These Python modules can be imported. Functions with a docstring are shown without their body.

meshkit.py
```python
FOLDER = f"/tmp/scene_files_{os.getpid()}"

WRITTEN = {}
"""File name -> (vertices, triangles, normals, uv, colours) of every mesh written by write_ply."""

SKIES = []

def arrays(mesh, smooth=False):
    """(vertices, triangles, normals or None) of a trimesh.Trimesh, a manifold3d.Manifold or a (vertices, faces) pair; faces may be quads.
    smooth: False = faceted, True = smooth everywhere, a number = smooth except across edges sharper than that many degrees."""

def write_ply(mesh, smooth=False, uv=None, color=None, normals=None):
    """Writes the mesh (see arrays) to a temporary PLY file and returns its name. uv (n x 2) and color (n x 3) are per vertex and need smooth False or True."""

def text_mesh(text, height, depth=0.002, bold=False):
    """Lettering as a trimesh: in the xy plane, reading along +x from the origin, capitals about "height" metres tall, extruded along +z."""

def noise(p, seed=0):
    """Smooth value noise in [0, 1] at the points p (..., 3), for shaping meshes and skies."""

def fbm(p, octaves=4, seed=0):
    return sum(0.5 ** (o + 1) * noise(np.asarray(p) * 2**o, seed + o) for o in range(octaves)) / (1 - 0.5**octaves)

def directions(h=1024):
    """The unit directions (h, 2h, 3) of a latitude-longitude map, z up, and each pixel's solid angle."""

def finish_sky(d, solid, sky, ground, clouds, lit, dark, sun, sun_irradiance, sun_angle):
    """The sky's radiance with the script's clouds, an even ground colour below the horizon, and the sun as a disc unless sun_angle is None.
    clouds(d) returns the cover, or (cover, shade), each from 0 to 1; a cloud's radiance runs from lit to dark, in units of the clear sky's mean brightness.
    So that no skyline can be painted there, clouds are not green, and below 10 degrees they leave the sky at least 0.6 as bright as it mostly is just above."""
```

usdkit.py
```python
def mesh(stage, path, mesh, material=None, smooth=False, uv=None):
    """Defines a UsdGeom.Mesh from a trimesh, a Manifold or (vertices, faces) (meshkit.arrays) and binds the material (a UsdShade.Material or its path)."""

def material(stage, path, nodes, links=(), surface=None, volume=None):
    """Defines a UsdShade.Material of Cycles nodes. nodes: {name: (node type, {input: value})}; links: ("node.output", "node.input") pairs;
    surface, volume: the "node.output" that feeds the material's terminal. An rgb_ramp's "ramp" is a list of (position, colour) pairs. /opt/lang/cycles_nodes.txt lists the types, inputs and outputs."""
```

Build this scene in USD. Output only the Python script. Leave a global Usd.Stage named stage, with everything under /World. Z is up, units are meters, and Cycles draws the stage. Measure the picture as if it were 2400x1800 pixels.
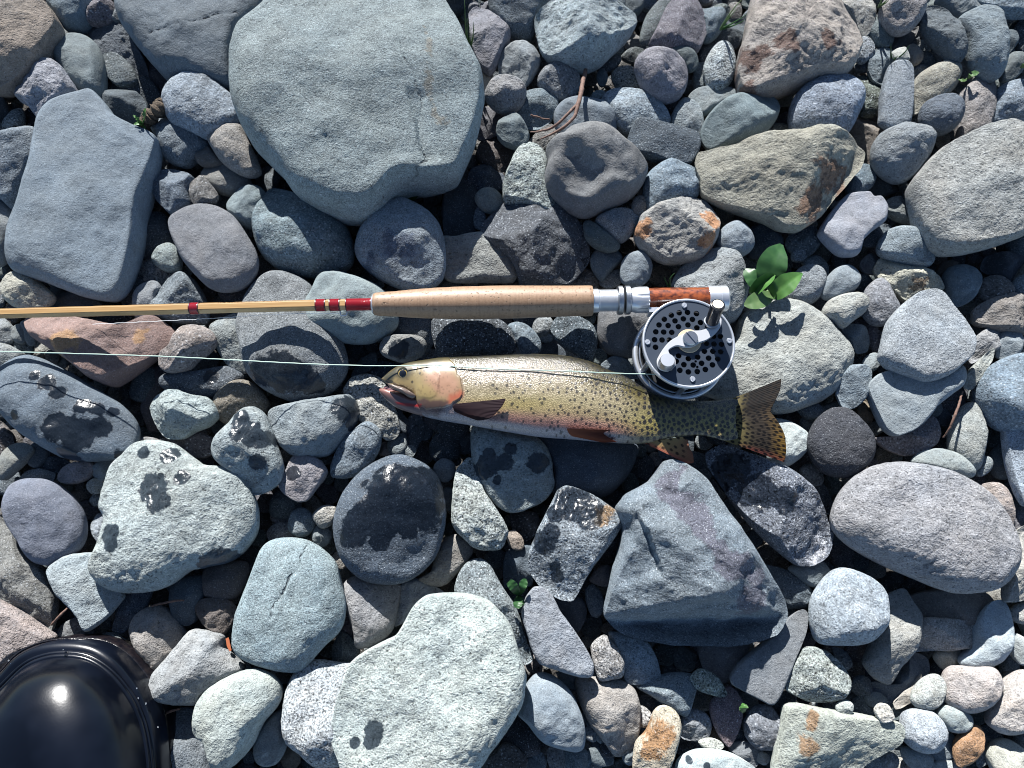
import math, random
import numpy as np
import trimesh, manifold3d, shapely
from shapely.geometry import Polygon, Point
import usdkit, meshkit
from pxr import Usd, UsdGeom, UsdLux, UsdShade, Gf, Sdf, Vt

stage = Usd.Stage.CreateInMemory()
UsdGeom.SetStageUpAxis(stage, 'Z')
UsdGeom.SetStageMetersPerUnit(stage, 1.0)
UsdGeom.Xform.Define(stage, '/World')
UsdGeom.Scope.Define(stage, '/World/Looks')

# ---------------------------------------------------------------- camera, sky, sun, exposure
DIST, PITCH, FPX = 0.60, math.radians(13.0), 1733.0          # metres to the gravel at the picture centre, tilt from straight down
EXPOSURE = 1.5
SKY, SUN = 0.05, 1.25
SUN_EL, SUN_AZ = math.radians(32), math.radians(-13)          # azimuth measured from +y towards +x
CAM = np.array([0, -DIST*math.sin(PITCH), DIST*math.cos(PITCH)])
FWD = np.array([0, math.sin(PITCH), -math.cos(PITCH)])
UP = np.array([0, math.cos(PITCH), math.sin(PITCH)])
RIGHT = np.array([1.0, 0, 0])
cam = UsdGeom.Camera.Define(stage, '/World/camera')
M = np.eye(4); M[0, :3], M[1, :3], M[2, :3], M[3, :3] = RIGHT, UP, -FWD, CAM
cam.AddTransformOp().Set(Gf.Matrix4d(*M.ravel().tolist()))
cam.CreateHorizontalApertureAttr(36.0); cam.CreateVerticalApertureAttr(27.0)
cam.CreateFocalLengthAttr(36.0*FPX/2400); cam.CreateClippingRangeAttr(Gf.Vec2f(0.02, 1000))
cam.CreateExposureAttr(EXPOSURE)
sun_dir = np.array([math.sin(SUN_AZ)*math.cos(SUN_EL), math.cos(SUN_AZ)*math.cos(SUN_EL), math.sin(SUN_EL)])
dome = UsdLux.DomeLight.Define(stage, '/World/sky')
dome.GetPrim().SetCustomDataByKey('label', 'clear blue sky'); dome.GetPrim().SetCustomDataByKey('kind', 'structure')
skymat = usdkit.material(stage, '/World/Looks/sky', {
    's': ('sky_texture', {'sky_type': 'single_scattering', 'sun_disc': False, 'sun_elevation': SUN_EL, 'sun_rotation': SUN_AZ, 'air_density': 1.0, 'aerosol_density': 0.3, 'ozone_density': 2.5}),
    'b': ('background_shader', {'strength': SKY})}, [('s.color', 'b.color')], surface='b.background')
UsdShade.MaterialBindingAPI.Apply(dome.GetPrim()).Bind(skymat)
sun = UsdLux.DistantLight.Define(stage, '/World/sun')
sun.CreateIntensityAttr(SUN); sun.CreateAngleAttr(0.5); sun.CreateNormalizeAttr(True); sun.CreateColorAttr(Gf.Vec3f(1.0, 0.98, 0.95))
zz = sun_dir; xx = np.cross([0, 0, 1.0], zz); xx /= np.linalg.norm(xx); yy = np.cross(zz, xx)
S4 = np.eye(4); S4[0, :3], S4[1, :3], S4[2, :3] = xx, yy, zz
sun.AddTransformOp().Set(Gf.Matrix4d(*S4.ravel().tolist()))

# ---------------------------------------------------------------- helpers
FR = {'G': (0, 0, 2400/2212)}
for i, k in enumerate('ABCDEFHIJ'):
    FR[k] = ((i % 3)*800, (i//3)*600, 800/2212)
FR['R'] = (1340, 640, 420/2212)      # close view of the reel
FR['T'] = (1440, 800, 440/2212)      # close view of the tail
FR['K'] = (400, 640, 560/2212)       # close view of the windings
FR['N'] = (860, 780, 420/2212)       # close view of the head

def px(fr, pts):
    ox, oy, s = FR[fr]
    p = np.array(pts, float).reshape(-1, 2)
    return p*s + [ox, oy]
def ground(p, z):
    """Where the sight line of a photograph point meets the level z: how the survey of the gravel bar was taken."""
    p = np.asarray(p, float).reshape(-1, 2)
    d = np.outer((p[:, 0]-1200)/FPX, RIGHT) - np.outer((p[:, 1]-900)/FPX, UP) + FWD
    t = (np.broadcast_to(z, (len(p),)) - CAM[2])/d[:, 2]
    return CAM + d*t[:, None]
def at(fr, pts, z): return ground(px(fr, pts), z)
def lin(rgb):
    c = np.asarray(rgb, float)/255
    return np.where(c < .04045, c/12.92, ((c+.055)/1.055)**2.4)
def closed_spline(P, n, sharp=0.0):
    P = np.asarray(P, float); k = len(P); out = []
    T = (np.roll(P, -1, 0) - np.roll(P, 1, 0))*.5*(1-sharp)
    for i in range(k):
        a, b, ta, tb = P[i], P[(i+1) % k], T[i], T[(i+1) % k]
        l = np.linalg.norm(b-a)
        ta = ta*min(1, l/(np.linalg.norm(ta)+1e-12)); tb = tb*min(1, l/(np.linalg.norm(tb)+1e-12))
        t = np.linspace(0, 1, 12, endpoint=False)[:, None]
        out.append((2*t**3-3*t**2+1)*a + (t**3-2*t**2+t)*ta + (-2*t**3+3*t**2)*b + (t**3-t**2)*tb)
    Q = np.vstack(out); Q2 = np.vstack([Q, Q[:1]])
    s = np.r_[0, np.cumsum(np.linalg.norm(np.diff(Q2, axis=0), axis=1))]
    u = np.linspace(0, s[-1], n, endpoint=False)
    return np.stack([np.interp(u, s, Q2[:, j]) for j in range(P.shape[1])], 1)
def open_spline(P, n):
    P = np.asarray(P, float)
    from scipy.interpolate import CubicSpline, PchipInterpolator
    s = np.r_[0, np.cumsum(np.linalg.norm(np.diff(P, axis=0), axis=1))]
    f = PchipInterpolator(s, P, axis=0)
    return f(np.linspace(0, s[-1], n))
def smoothstep(a, b, x):
    t = np.clip((x-a)/(b-a), 0, 1); return t*t*(3-2*t)

USED = {}
def free_name(parent, name):
    k = (parent, name); n = USED.get(k, 0); USED[k] = n+1
    return f'{parent}/{name}' if n == 0 else f'{parent}/{name}_{n:03d}'
def tag(prim, label=None, cat=None, group=None, kind=None):
    for k, v in (('label', label), ('category', cat), ('group', group), ('kind', kind)):
        if v: prim.SetCustomDataByKey(k, v)
    return prim
def thing(name, loc, label, cat, group=None):
    x = UsdGeom.Xform.Define(stage, free_name('/World', name))
    x.AddTranslateOp().Set(Gf.Vec3d(*map(float, loc)))
    x.GetPrim().SetCustomDataByKey('at', Gf.Vec3d(*map(float, loc)))
    return tag(x.GetPrim(), label, cat, group)
ORIGIN = {}
def obj(name, mesh, mat, parent=None, smooth=False, origin=None, prim=None):
    """One Mesh prim; its points are given in world space and stored about its thing's base."""
    pp = '/World' if parent is None else str(parent.GetPath())
    path = free_name(pp, name)
    v, f, nrm = meshkit.arrays(mesh, smooth)
    base = np.zeros(3)
    if parent is not None: base = ORIGIN[pp]
    if origin is None: o = base if parent is not None else np.zeros(3)
    else: o = np.asarray(origin, float)
    m = UsdGeom.Mesh.Define(stage, path)
    m.CreatePointsAttr(Vt.Vec3fArray.FromNumpy((v-o).astype(np.float32)))
    m.CreateFaceVertexCountsAttr(Vt.IntArray.FromNumpy(np.full(len(f), 3, np.int32)))
    m.CreateFaceVertexIndicesAttr(Vt.IntArray.FromNumpy(np.asarray(f, np.int32).ravel()))
    m.CreateSubdivisionSchemeAttr('none')
    if nrm is not None:
        m.CreateNormalsAttr(Vt.Vec3fArray.FromNumpy(nrm.astype(np.float32))); m.SetNormalsInterpolation('vertex')
    if np.abs(o-base).max() > 0: m.AddTranslateOp().Set(Gf.Vec3d(*map(float, o-base)))
    UsdShade.MaterialBindingAPI.Apply(m.GetPrim()).Bind(mat)
    ORIGIN[path] = o
    api = UsdGeom.PrimvarsAPI(m)
    for k, a in (prim or {}).items():
        a = np.asarray(a, np.float32)
        if a.ndim == 2: api.CreatePrimvar(k, Sdf.ValueTypeNames.Color3fArray, 'vertex').Set(Vt.Vec3fArray.FromNumpy(a))
        else: api.CreatePrimvar(k, Sdf.ValueTypeNames.FloatArray, 'vertex').Set(Vt.FloatArray.FromNumpy(a))
    return m.GetPrim()
def new_thing(name, loc, label, cat, group=None):
    t = thing(name, loc, label, cat, group); ORIGIN[str(t.GetPath())] = np.asarray(loc, float)
    t.ClearCustomDataByKey('at')
    return t
def tube(points, r, sides=8, cap=True):
    p = np.asarray(points, float); n = len(p)
    r = np.broadcast_to(np.asarray(r, float), (n,))
    t = np.gradient(p, axis=0); t /= np.linalg.norm(t, axis=1, keepdims=True)+1e-12
    a = np.zeros_like(p); ref = np.array([0, 0, 1.0]) if abs(t[0, 2]) < .9 else np.array([1.0, 0, 0])
    for i in range(n):
        q = ref - t[i]*(ref@t[i]); q /= np.linalg.norm(q)+1e-12; a[i] = q; ref = q
    b = np.cross(t, a); ang = np.arange(sides)*2*np.pi/sides
    v = (p[:, None] + r[:, None, None]*(np.cos(ang)[None, :, None]*a[:, None] + np.sin(ang)[None, :, None]*b[:, None])).reshape(-1, 3)
    i, j = np.meshgrid(np.arange(n-1), np.arange(sides), indexing='ij')
    q = np.stack([i*sides+j, i*sides+(j+1) % sides, (i+1)*sides+(j+1) % sides, (i+1)*sides+j], -1).reshape(-1, 4)
    f = np.vstack([q[:, [0, 1, 2]], q[:, [0, 2, 3]]])
    if cap:
        k = len(v); v = np.vstack([v, p[0], p[-1]]); j = np.arange(sides); e = (n-1)*sides
        f = np.vstack([f, np.stack([np.full(sides, k), (j+1) % sides, j], 1), np.stack([np.full(sides, k+1), e+j, e+(j+1) % sides], 1)])
    return trimesh.Trimesh(v, f, process=False)
def lathe(p0, axis, prof, sides=48, up=(0, 0, 1.0), rfun=None):
    """A turned part: prof is (distance along the axis, radius) pairs."""
    prof = np.asarray(prof, float); axis = np.asarray(axis, float); axis = axis/np.linalg.norm(axis)
    a = np.asarray(up, float) - axis*(np.asarray(up, float)@axis); a /= np.linalg.norm(a); b = np.cross(axis, a)
    ang = np.arange(sides)*2*np.pi/sides; n = len(prof)
    rr = prof[:, 1][:, None]*np.ones(sides)
    if rfun is not None: rr = rfun(prof[:, 0][:, None], ang[None, :], rr)
    v = (np.asarray(p0) + prof[:, 0][:, None, None]*axis + rr[:, :, None]*(np.cos(ang)[None, :, None]*a + np.sin(ang)[None, :, None]*b)).reshape(-1, 3)
    i, j = np.meshgrid(np.arange(n-1), np.arange(sides), indexing='ij')
    q = np.stack([i*sides+j, (i+1)*sides+j, (i+1)*sides+(j+1) % sides, i*sides+(j+1) % sides], -1).reshape(-1, 4)
    f = np.vstack([q[:, [0, 2, 1]], q[:, [0, 3, 2]]])
    k = len(v); v = np.vstack([v, np.asarray(p0)+prof[0, 0]*axis, np.asarray(p0)+prof[-1, 0]*axis]); j = np.arange(sides); e = (n-1)*sides
    f = np.vstack([f, np.stack([np.full(sides, k), (j+1) % sides, j], 1), np.stack([np.full(sides, k+1), e+j, e+(j+1) % sides], 1)])
    m = trimesh.Trimesh(v, f, process=False)
    return m
def cat(ms): return trimesh.util.concatenate(ms)

# ---------------------------------------------------------------- materials
def mat(name, nodes, links, surface='p.BSDF'): return usdkit.material(stage, '/World/Looks/'+name, nodes, links, surface=surface)
def stone_mat(name, grain, contrast, pits, bump, mott):
    n = {'c': ('attribute', {'attribute': 'col'}), 'w': ('attribute', {'attribute': 'wet'}), 'g': ('geometry', {}),
         'n1': ('noise_texture', {'scale': grain, 'detail': 3.0, 'roughness': .7}),
         'r1': ('map_range', {'from_min': .3, 'from_max': .7, 'to_min': 1-contrast, 'to_max': 1+contrast, 'clamp': True}),
         'n2': ('noise_texture', {'scale': grain*.22, 'detail': 4.0, 'roughness': .6}),
         'r2': ('map_range', {'from_min': .3, 'from_max': .7, 'to_min': 1-mott, 'to_max': 1+mott, 'clamp': True}),
         'n3': ('noise_texture', {'scale': grain*.5, 'detail': 2.0, 'roughness': .5}),
         'r3': ('map_range', {'from_min': .30, 'from_max': .38, 'to_min': 1-pits, 'to_max': 1.0, 'clamp': True}),
         'n5': ('noise_texture', {'scale': grain*.9, 'detail': 1.0}),
         'r5': ('map_range', {'from_min': .64, 'from_max': .72, 'to_min': 0.0, 'to_max': contrast*.62, 'clamp': True}),
         'm1': ('mix_color', {'blend_type': 'multiply', 'fac': 1.0, 'use_clamp': False}),
         'm2': ('mix_color', {'blend_type': 'multiply', 'fac': 1.0, 'use_clamp': False}),
         'm3': ('mix_color', {'blend_type': 'multiply', 'fac': 1.0, 'use_clamp': False}),
         'm5': ('mix_color', {'b': (.62, .66, .7)}),
         'n4': ('noise_texture', {'scale': 130.0, 'detail': 5.0, 'roughness': .62}),
         'a4': ('math', {'math_type': 'multiply_add', 'value2': .75, 'value3': -.375}),
         'a5': ('math', {'math_type': 'add'}),
         'r4': ('map_range', {'from_min': .42, 'from_max': .50, 'clamp': True}),
         'mw': ('mix_color', {'blend_type': 'multiply', 'fac': 1.0, 'b': (.11, .13, .16)}),
         'm4': ('mix_color', {}),
         'k': ('attribute', {'attribute': 'crk'}), 'nk': ('noise_texture', {'scale': 320.0, 'detail': 3.0}), 'ak': ('math', {'math_type': 'multiply_add', 'value2': .0022, 'value3': -.0011}), 'ek': ('math', {'math_type': 'add'}),
         'rk': ('map_range', {'from_min': .00025, 'from_max': .0010, 'to_min': 1.0, 'to_max': 0.0, 'clamp': True}),
         'mk': ('mix_color', {'blend_type': 'multiply', 'b': (.28, .28, .30)}), 'hk': ('math', {'math_type': 'multiply_add', 'value2': -1.6}),
         'n6': ('noise_texture', {'scale': 46.0, 'detail': 5.0, 'roughness': .6}), 'r6': ('map_range', {'from_min': .3, 'from_max': .7, 'to_min': .84, 'to_max': 1.16, 'clamp': True}),
         'm6': ('mix_color', {'blend_type': 'multiply', 'fac': 1.0, 'use_clamp': False}),
         'rr': ('map_range', {'to_min': .82, 'to_max': .24}),
         'sp': ('map_range', {'to_min': .26, 'to_max': .32}),
         'h': ('math', {'math_type': 'multiply_add', 'value2': .6}),
         'h2': ('math', {'math_type': 'multiply_add', 'value2': .5}),
         'bs': ('map_range', {'to_min': 1.0, 'to_max': .22}), 'bp': ('bump', {'strength': 1.0, 'distance': bump}),
         'p': ('principled_bsdf', {'diffuse_roughness': .6})}
    l = [('g.position', 'n%d.vector' % i) for i in (1, 2, 3, 4, 5, 6)]+[('g.position', 'nk.vector')]
    l += [('n1.fac', 'r1.value'), ('n2.fac', 'r2.value'), ('n3.fac', 'r3.value'), ('n5.fac', 'r5.value'),
          ('c.color', 'm1.a'), ('r1.result', 'm1.b'), ('m1.result', 'm2.a'), ('r2.result', 'm2.b'), ('m2.result', 'm3.a'), ('r3.result', 'm3.b'),
          ('m3.result', 'm5.a'), ('r5.result', 'm5.fac'),
          ('n4.fac', 'a4.value1'), ('w.fac', 'a5.value1'), ('a4.value', 'a5.value2'), ('a5.value', 'r4.value'),
          ('k.fac', 'ek.value1'), ('nk.fac', 'ak.value1'), ('ak.value', 'ek.value2'), ('ek.value', 'rk.value'), ('m5.result', 'm6.a'), ('n6.fac', 'r6.value'), ('r6.result', 'm6.b'), ('m6.result', 'mk.a'), ('rk.result', 'mk.fac'), ('mk.result', 'mw.a'), ('mk.result', 'm4.a'), ('mw.result', 'm4.b'), ('r4.result', 'm4.fac'),
          ('r4.result', 'rr.value'), ('r4.result', 'sp.value'), ('m4.result', 'p.base_color'), ('rr.result', 'p.roughness'), ('sp.result', 'p.specular_ior_level'),
          ('n1.fac', 'h.value1'), ('n3.fac', 'h.value3'), ('n2.fac', 'h2.value1'), ('h.value', 'h2.value3'), ('rk.result', 'hk.value1'), ('h2.value', 'hk.value3'), ('hk.value', 'bp.height'), ('r4.result', 'bs.value'), ('bs.result', 'bp.strength'), ('bp.normal', 'p.normal')]
    return mat(name, n, l)
SM = {'n': stone_mat('fine_stone', 1000., .62, .45, .0009, .20), 'g': stone_mat('granite_stone', 700., 1.0, .7, .0013, .26), 'p': stone_mat('pitted_stone', 820., .40, .6, .0016, .24),
      's': stone_mat('silty_stone', 1150., .34, .25, .0006, .13), 'c': stone_mat('coarse_stone', 620., .60, .40, .0010, .24), 'q': stone_mat('quiet_pitted_stone', 950., .30, .5, .0013, .20)}
GRAIN = {'n': 'nsscn', 'p': 'pqq', 'g': 'g'}
def stone_look(c, k): return SM[GRAIN[c][k % len(GRAIN[c])]]
def plain(name, color, rough=.5, metal=0., spec=.5, **kw):
    return mat(name, {'p': ('principled_bsdf', dict(base_color=color, roughness=rough, metallic=metal, specular_ior_level=spec, **kw))}, [])
def speck(name, c1, c2, scale, lo, hi, rough=.6, metal=0., bump=0., spec=.5, stretch=(1, 1, 1), coat=0., detail=3.):
    n = {'g': ('geometry', {}), 'mp': ('mapping', {'scale': stretch}), 'n': ('noise_texture', {'scale': scale, 'detail': detail, 'roughness': .6}),
         'r': ('rgb_ramp', {'ramp': [(lo, c1), (hi, c2)]}), 'b': ('bump', {'distance': bump if bump else 1e-5, 'strength': 1.0}),
         'p': ('principled_bsdf', {'roughness': rough, 'metallic': metal, 'specular_ior_level': spec, 'coat_weight': coat})}
    return mat(name, n, [('g.position', 'mp.vector'), ('mp.vector', 'n.vector'), ('n.fac', 'r.fac'), ('r.color', 'p.base_color'), ('n.fac', 'b.height'), ('b.normal', 'p.normal')])
silver = plain('brushed_silver', (.60, .62, .65), .32, .75)
bright = plain('bright_satin', (.46, .47, .49), .42, .45)
silver2 = plain('satin_silver', (.36, .38, .41), .34, 1.0)
navy = plain('navy_anodised', (.022, .031, .047), .40, .0, .5)
blackm = plain('dark_inside', (.006, .007, .009), .5)
blackp = plain('black_knob', (.008, .008, .010), .18, 0., .6)
ivory = plain('ivory_washer', (.42, .33, .22), .4)
red = plain('red_thread', (.21, .008, .015), .22, 0., .6, coat_weight=.6)
thread_dark = plain('dark_thread', (.03, .008, .01), .4)
ink = plain('ink', (.05, .025, .01), .5)
mint = plain('mint_line', (.28, .37, .32), .45)
clear = plain('clear_thread', (.75, .78, .8), .25)
cane = speck('varnished_cane', (.25, .145, .055), (.33, .21, .09), 60., .35, .65, .30, 0., 0., .5, (.5, 26, 26), .5)
burl = speck('burl_wood', (.045, .010, .004), (.22, .055, .015), 210., .36, .60, .25, 0., 0., .5, (1, 1.5, 1.5), .7, 5.)
twigm = speck('twig_bark', (.055, .032, .026), (.15, .085, .062), 500., .3, .7, .8)
rootm = speck('root_fibre', (.03, .022, .016), (.12, .09, .06), 900., .35, .7, .95, 0., .002)
soil = speck('dark_soil', (.012, .011, .010), (.06, .055, .05), 260., .35, .7, .95, 0., .003)
rubber = mat('wet_black_rubber', {'g': ('geometry', {}), 'n': ('noise_texture', {'scale': 16., 'detail': 3., 'roughness': .55}), 'r': ('map_range', {'from_min': .35, 'from_max': .62, 'to_min': .17, 'to_max': .30, 'clamp': True}),
      'n2': ('noise_texture', {'scale': 700., 'detail': 2.}), 'b': ('bump', {'distance': .00008, 'strength': .35}),
      'cr': ('rgb_ramp', {'ramp': [(.4, (.0015, .0022, .0045)), (.65, (.004, .006, .012))]}),
      'p': ('principled_bsdf', {'specular_ior_level': .32})},
      [('g.position', 'n.vector'), ('g.position', 'n2.vector'), ('n.fac', 'r.value'), ('r.result', 'p.roughness'), ('n.fac', 'cr.fac'), ('cr.color', 'p.base_color'), ('n2.fac', 'b.height'), ('b.normal', 'p.normal')])
rubber_edge = speck('rubber_edge', (.003, .003, .005), (.012, .009, .010), 300., .4, .7, .25, 0., .0006)
drop = plain('water_drop', (.9, .93, .95), .03, 0., .6, transmission_weight=.9)
cork = mat('cork', {'g': ('geometry', {}), 'n': ('noise_texture', {'scale': 650., 'detail': 4., 'roughness': .7}), 'cr': ('rgb_ramp', {'ramp': [(.25, (.165, .10, .060)), (.5, (.225, .145, .092)), (.75, (.25, .17, .112))]}),
      'mp2': ('mapping', {'scale': (1., 1., 1.)}), 'n2': ('noise_texture', {'scale': 420., 'detail': 2., 'roughness': .6}), 'pr': ('map_range', {'from_min': .30, 'from_max': .36, 'to_min': .45, 'to_max': 1., 'clamp': True}),
      'mp3': ('mapping', {'scale': (1., .03, .03)}), 'n3': ('noise_texture', {'scale': 900., 'detail': 3., 'roughness': .7}), 'lr': ('map_range', {'from_min': .3, 'from_max': .6, 'to_min': .86, 'to_max': 1.05, 'clamp': True}),
      'm': ('mix_color', {'blend_type': 'multiply', 'fac': 1.}), 'm2': ('mix_color', {'blend_type': 'multiply', 'fac': 1.}),
      'b': ('bump', {'distance': .0006, 'strength': .8}), 'p': ('principled_bsdf', {'roughness': .5, 'specular_ior_level': .4})},
      [('g.position', 'n.vector'), ('n.fac', 'cr.fac'), ('g.position', 'mp2.vector'), ('mp2.vector', 'n2.vector'), ('n2.fac', 'pr.value'),
       ('g.position', 'mp3.vector'), ('mp3.vector', 'n3.vector'), ('n3.fac', 'lr.value'), ('cr.color', 'm.a'), ('pr.result', 'm.b'), ('m.result', 'm2.a'), ('lr.result', 'm2.b'),
       ('m2.result', 'p.base_color'), ('pr.result', 'b.height'), ('b.normal', 'p.normal')])
def leaf_mat(name, c1, c2, rough=.4):
    return mat(name, {'g': ('geometry', {}), 'n': ('noise_texture', {'scale': 160., 'detail': 3.}), 'r': ('rgb_ramp', {'ramp': [(.3, c1), (.7, c2)]}),
        'p': ('principled_bsdf', {'roughness': rough, 'specular_ior_level': .35}), 't': ('translucent_bsdf', {}), 'x': ('mix_closure', {'fac': .25})},
        [('g.position', 'n.vector'), ('n.fac', 'r.fac'), ('r.color', 'p.base_color'), ('r.color', 't.color'), ('p.BSDF', 'x.closure1'), ('t.BSDF', 'x.closure2')], surface='x.closure')
leaf_dark = leaf_mat('dark_leaf', (.020, .066, .022), (.038, .10, .032))
leaf_light = leaf_mat('light_leaf', (.045, .13, .03), (.08, .18, .045))
leaf_grey = leaf_mat('grey_leaf', (.07, .14, .05), (.11, .17, .07))
fish_mat = mat('trout_skin', {'c': ('attribute', {'attribute': 'col'}), 'w': ('attribute', {'attribute': 'scale'}), 'g': ('geometry', {}), 'v': ('voronoi_texture', {'scale': 950.}),
      'r': ('map_range', {'from_min': .1, 'from_max': .75, 'to_min': 1.35, 'to_max': .62, 'clamp': True}), 'one': ('mix_float', {'a': 1.0}),
      'm': ('mix_color', {'blend_type': 'multiply', 'fac': 1., 'use_clamp': False}),
      'h': ('math', {'math_type': 'multiply'}), 'b': ('bump', {'distance': .0006, 'strength': .6}), 'p': ('principled_bsdf', {'roughness': .33, 'specular_ior_level': .65, 'coat_weight': .2, 'coat_roughness': .12})},
      [('g.position', 'v.vector'), ('v.distance', 'r.value'), ('r.result', 'one.b'), ('w.fac', 'one.fac'), ('c.color', 'm.a'), ('one.result', 'm.b'), ('m.result', 'p.base_color'),
       ('r.result', 'h.value1'), ('w.fac', 'h.value2'), ('h.value', 'b.height'), ('b.normal', 'p.normal')])
fin_mat = mat('trout_fin', {'c': ('attribute', {'attribute': 'col'}), 'p': ('principled_bsdf', {'roughness': .62, 'specular_ior_level': .15}), 't': ('translucent_bsdf', {}), 'x': ('mix_closure', {'fac': .15})},
      [('c.color', 'p.base_color'), ('c.color', 't.color'), ('p.BSDF', 'x.closure1'), ('t.BSDF', 'x.closure2')], surface='x.closure')
eye_mat = mat('trout_eye', {'c': ('attribute', {'attribute': 'col'}), 'p': ('principled_bsdf', {'roughness': .08, 'specular_ior_level': .6, 'coat_weight': 1.})}, [('c.color', 'p.base_color')])

# ---------------------------------------------------------------- ground
KSTONE, SATU = 0.54, 0.62            # sunlit tone in the photograph -> base colour of the stone
Z0, ZL = -0.057, 0.0135  # level of a stone's widest outline = Z0 + ZL * layer
def ground_sheet():
    xs = np.r_[-60, -20, -6, -2, np.linspace(-.9, .9, 150), 2, 6, 20, 60]; ys = xs.copy()
    X, Y = np.meshgrid(xs, ys, indexing='ij'); P = np.stack([X, Y, np.zeros_like(X)], -1)
    Z = -.084 + .014*(meshkit.fbm(P*30, 3, 5)-.5)
    n = len(xs); i, j = np.meshgrid(np.arange(n-1), np.arange(n-1), indexing='ij')
    q = np.stack([i*n+j, (i+1)*n+j, (i+1)*n+j+1, i*n+j+1], -1).reshape(-1, 4)
    return np.stack([X, Y, Z], -1).reshape(-1, 3), np.vstack([q[:, [0, 1, 2]], q[:, [0, 2, 3]]])
gv, gf = ground_sheet()
g = obj('ground', trimesh.Trimesh(gv, gf, process=False), soil, smooth=True)
tag(g, 'dark damp gravel soil between the river stones', kind='structure')

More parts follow.
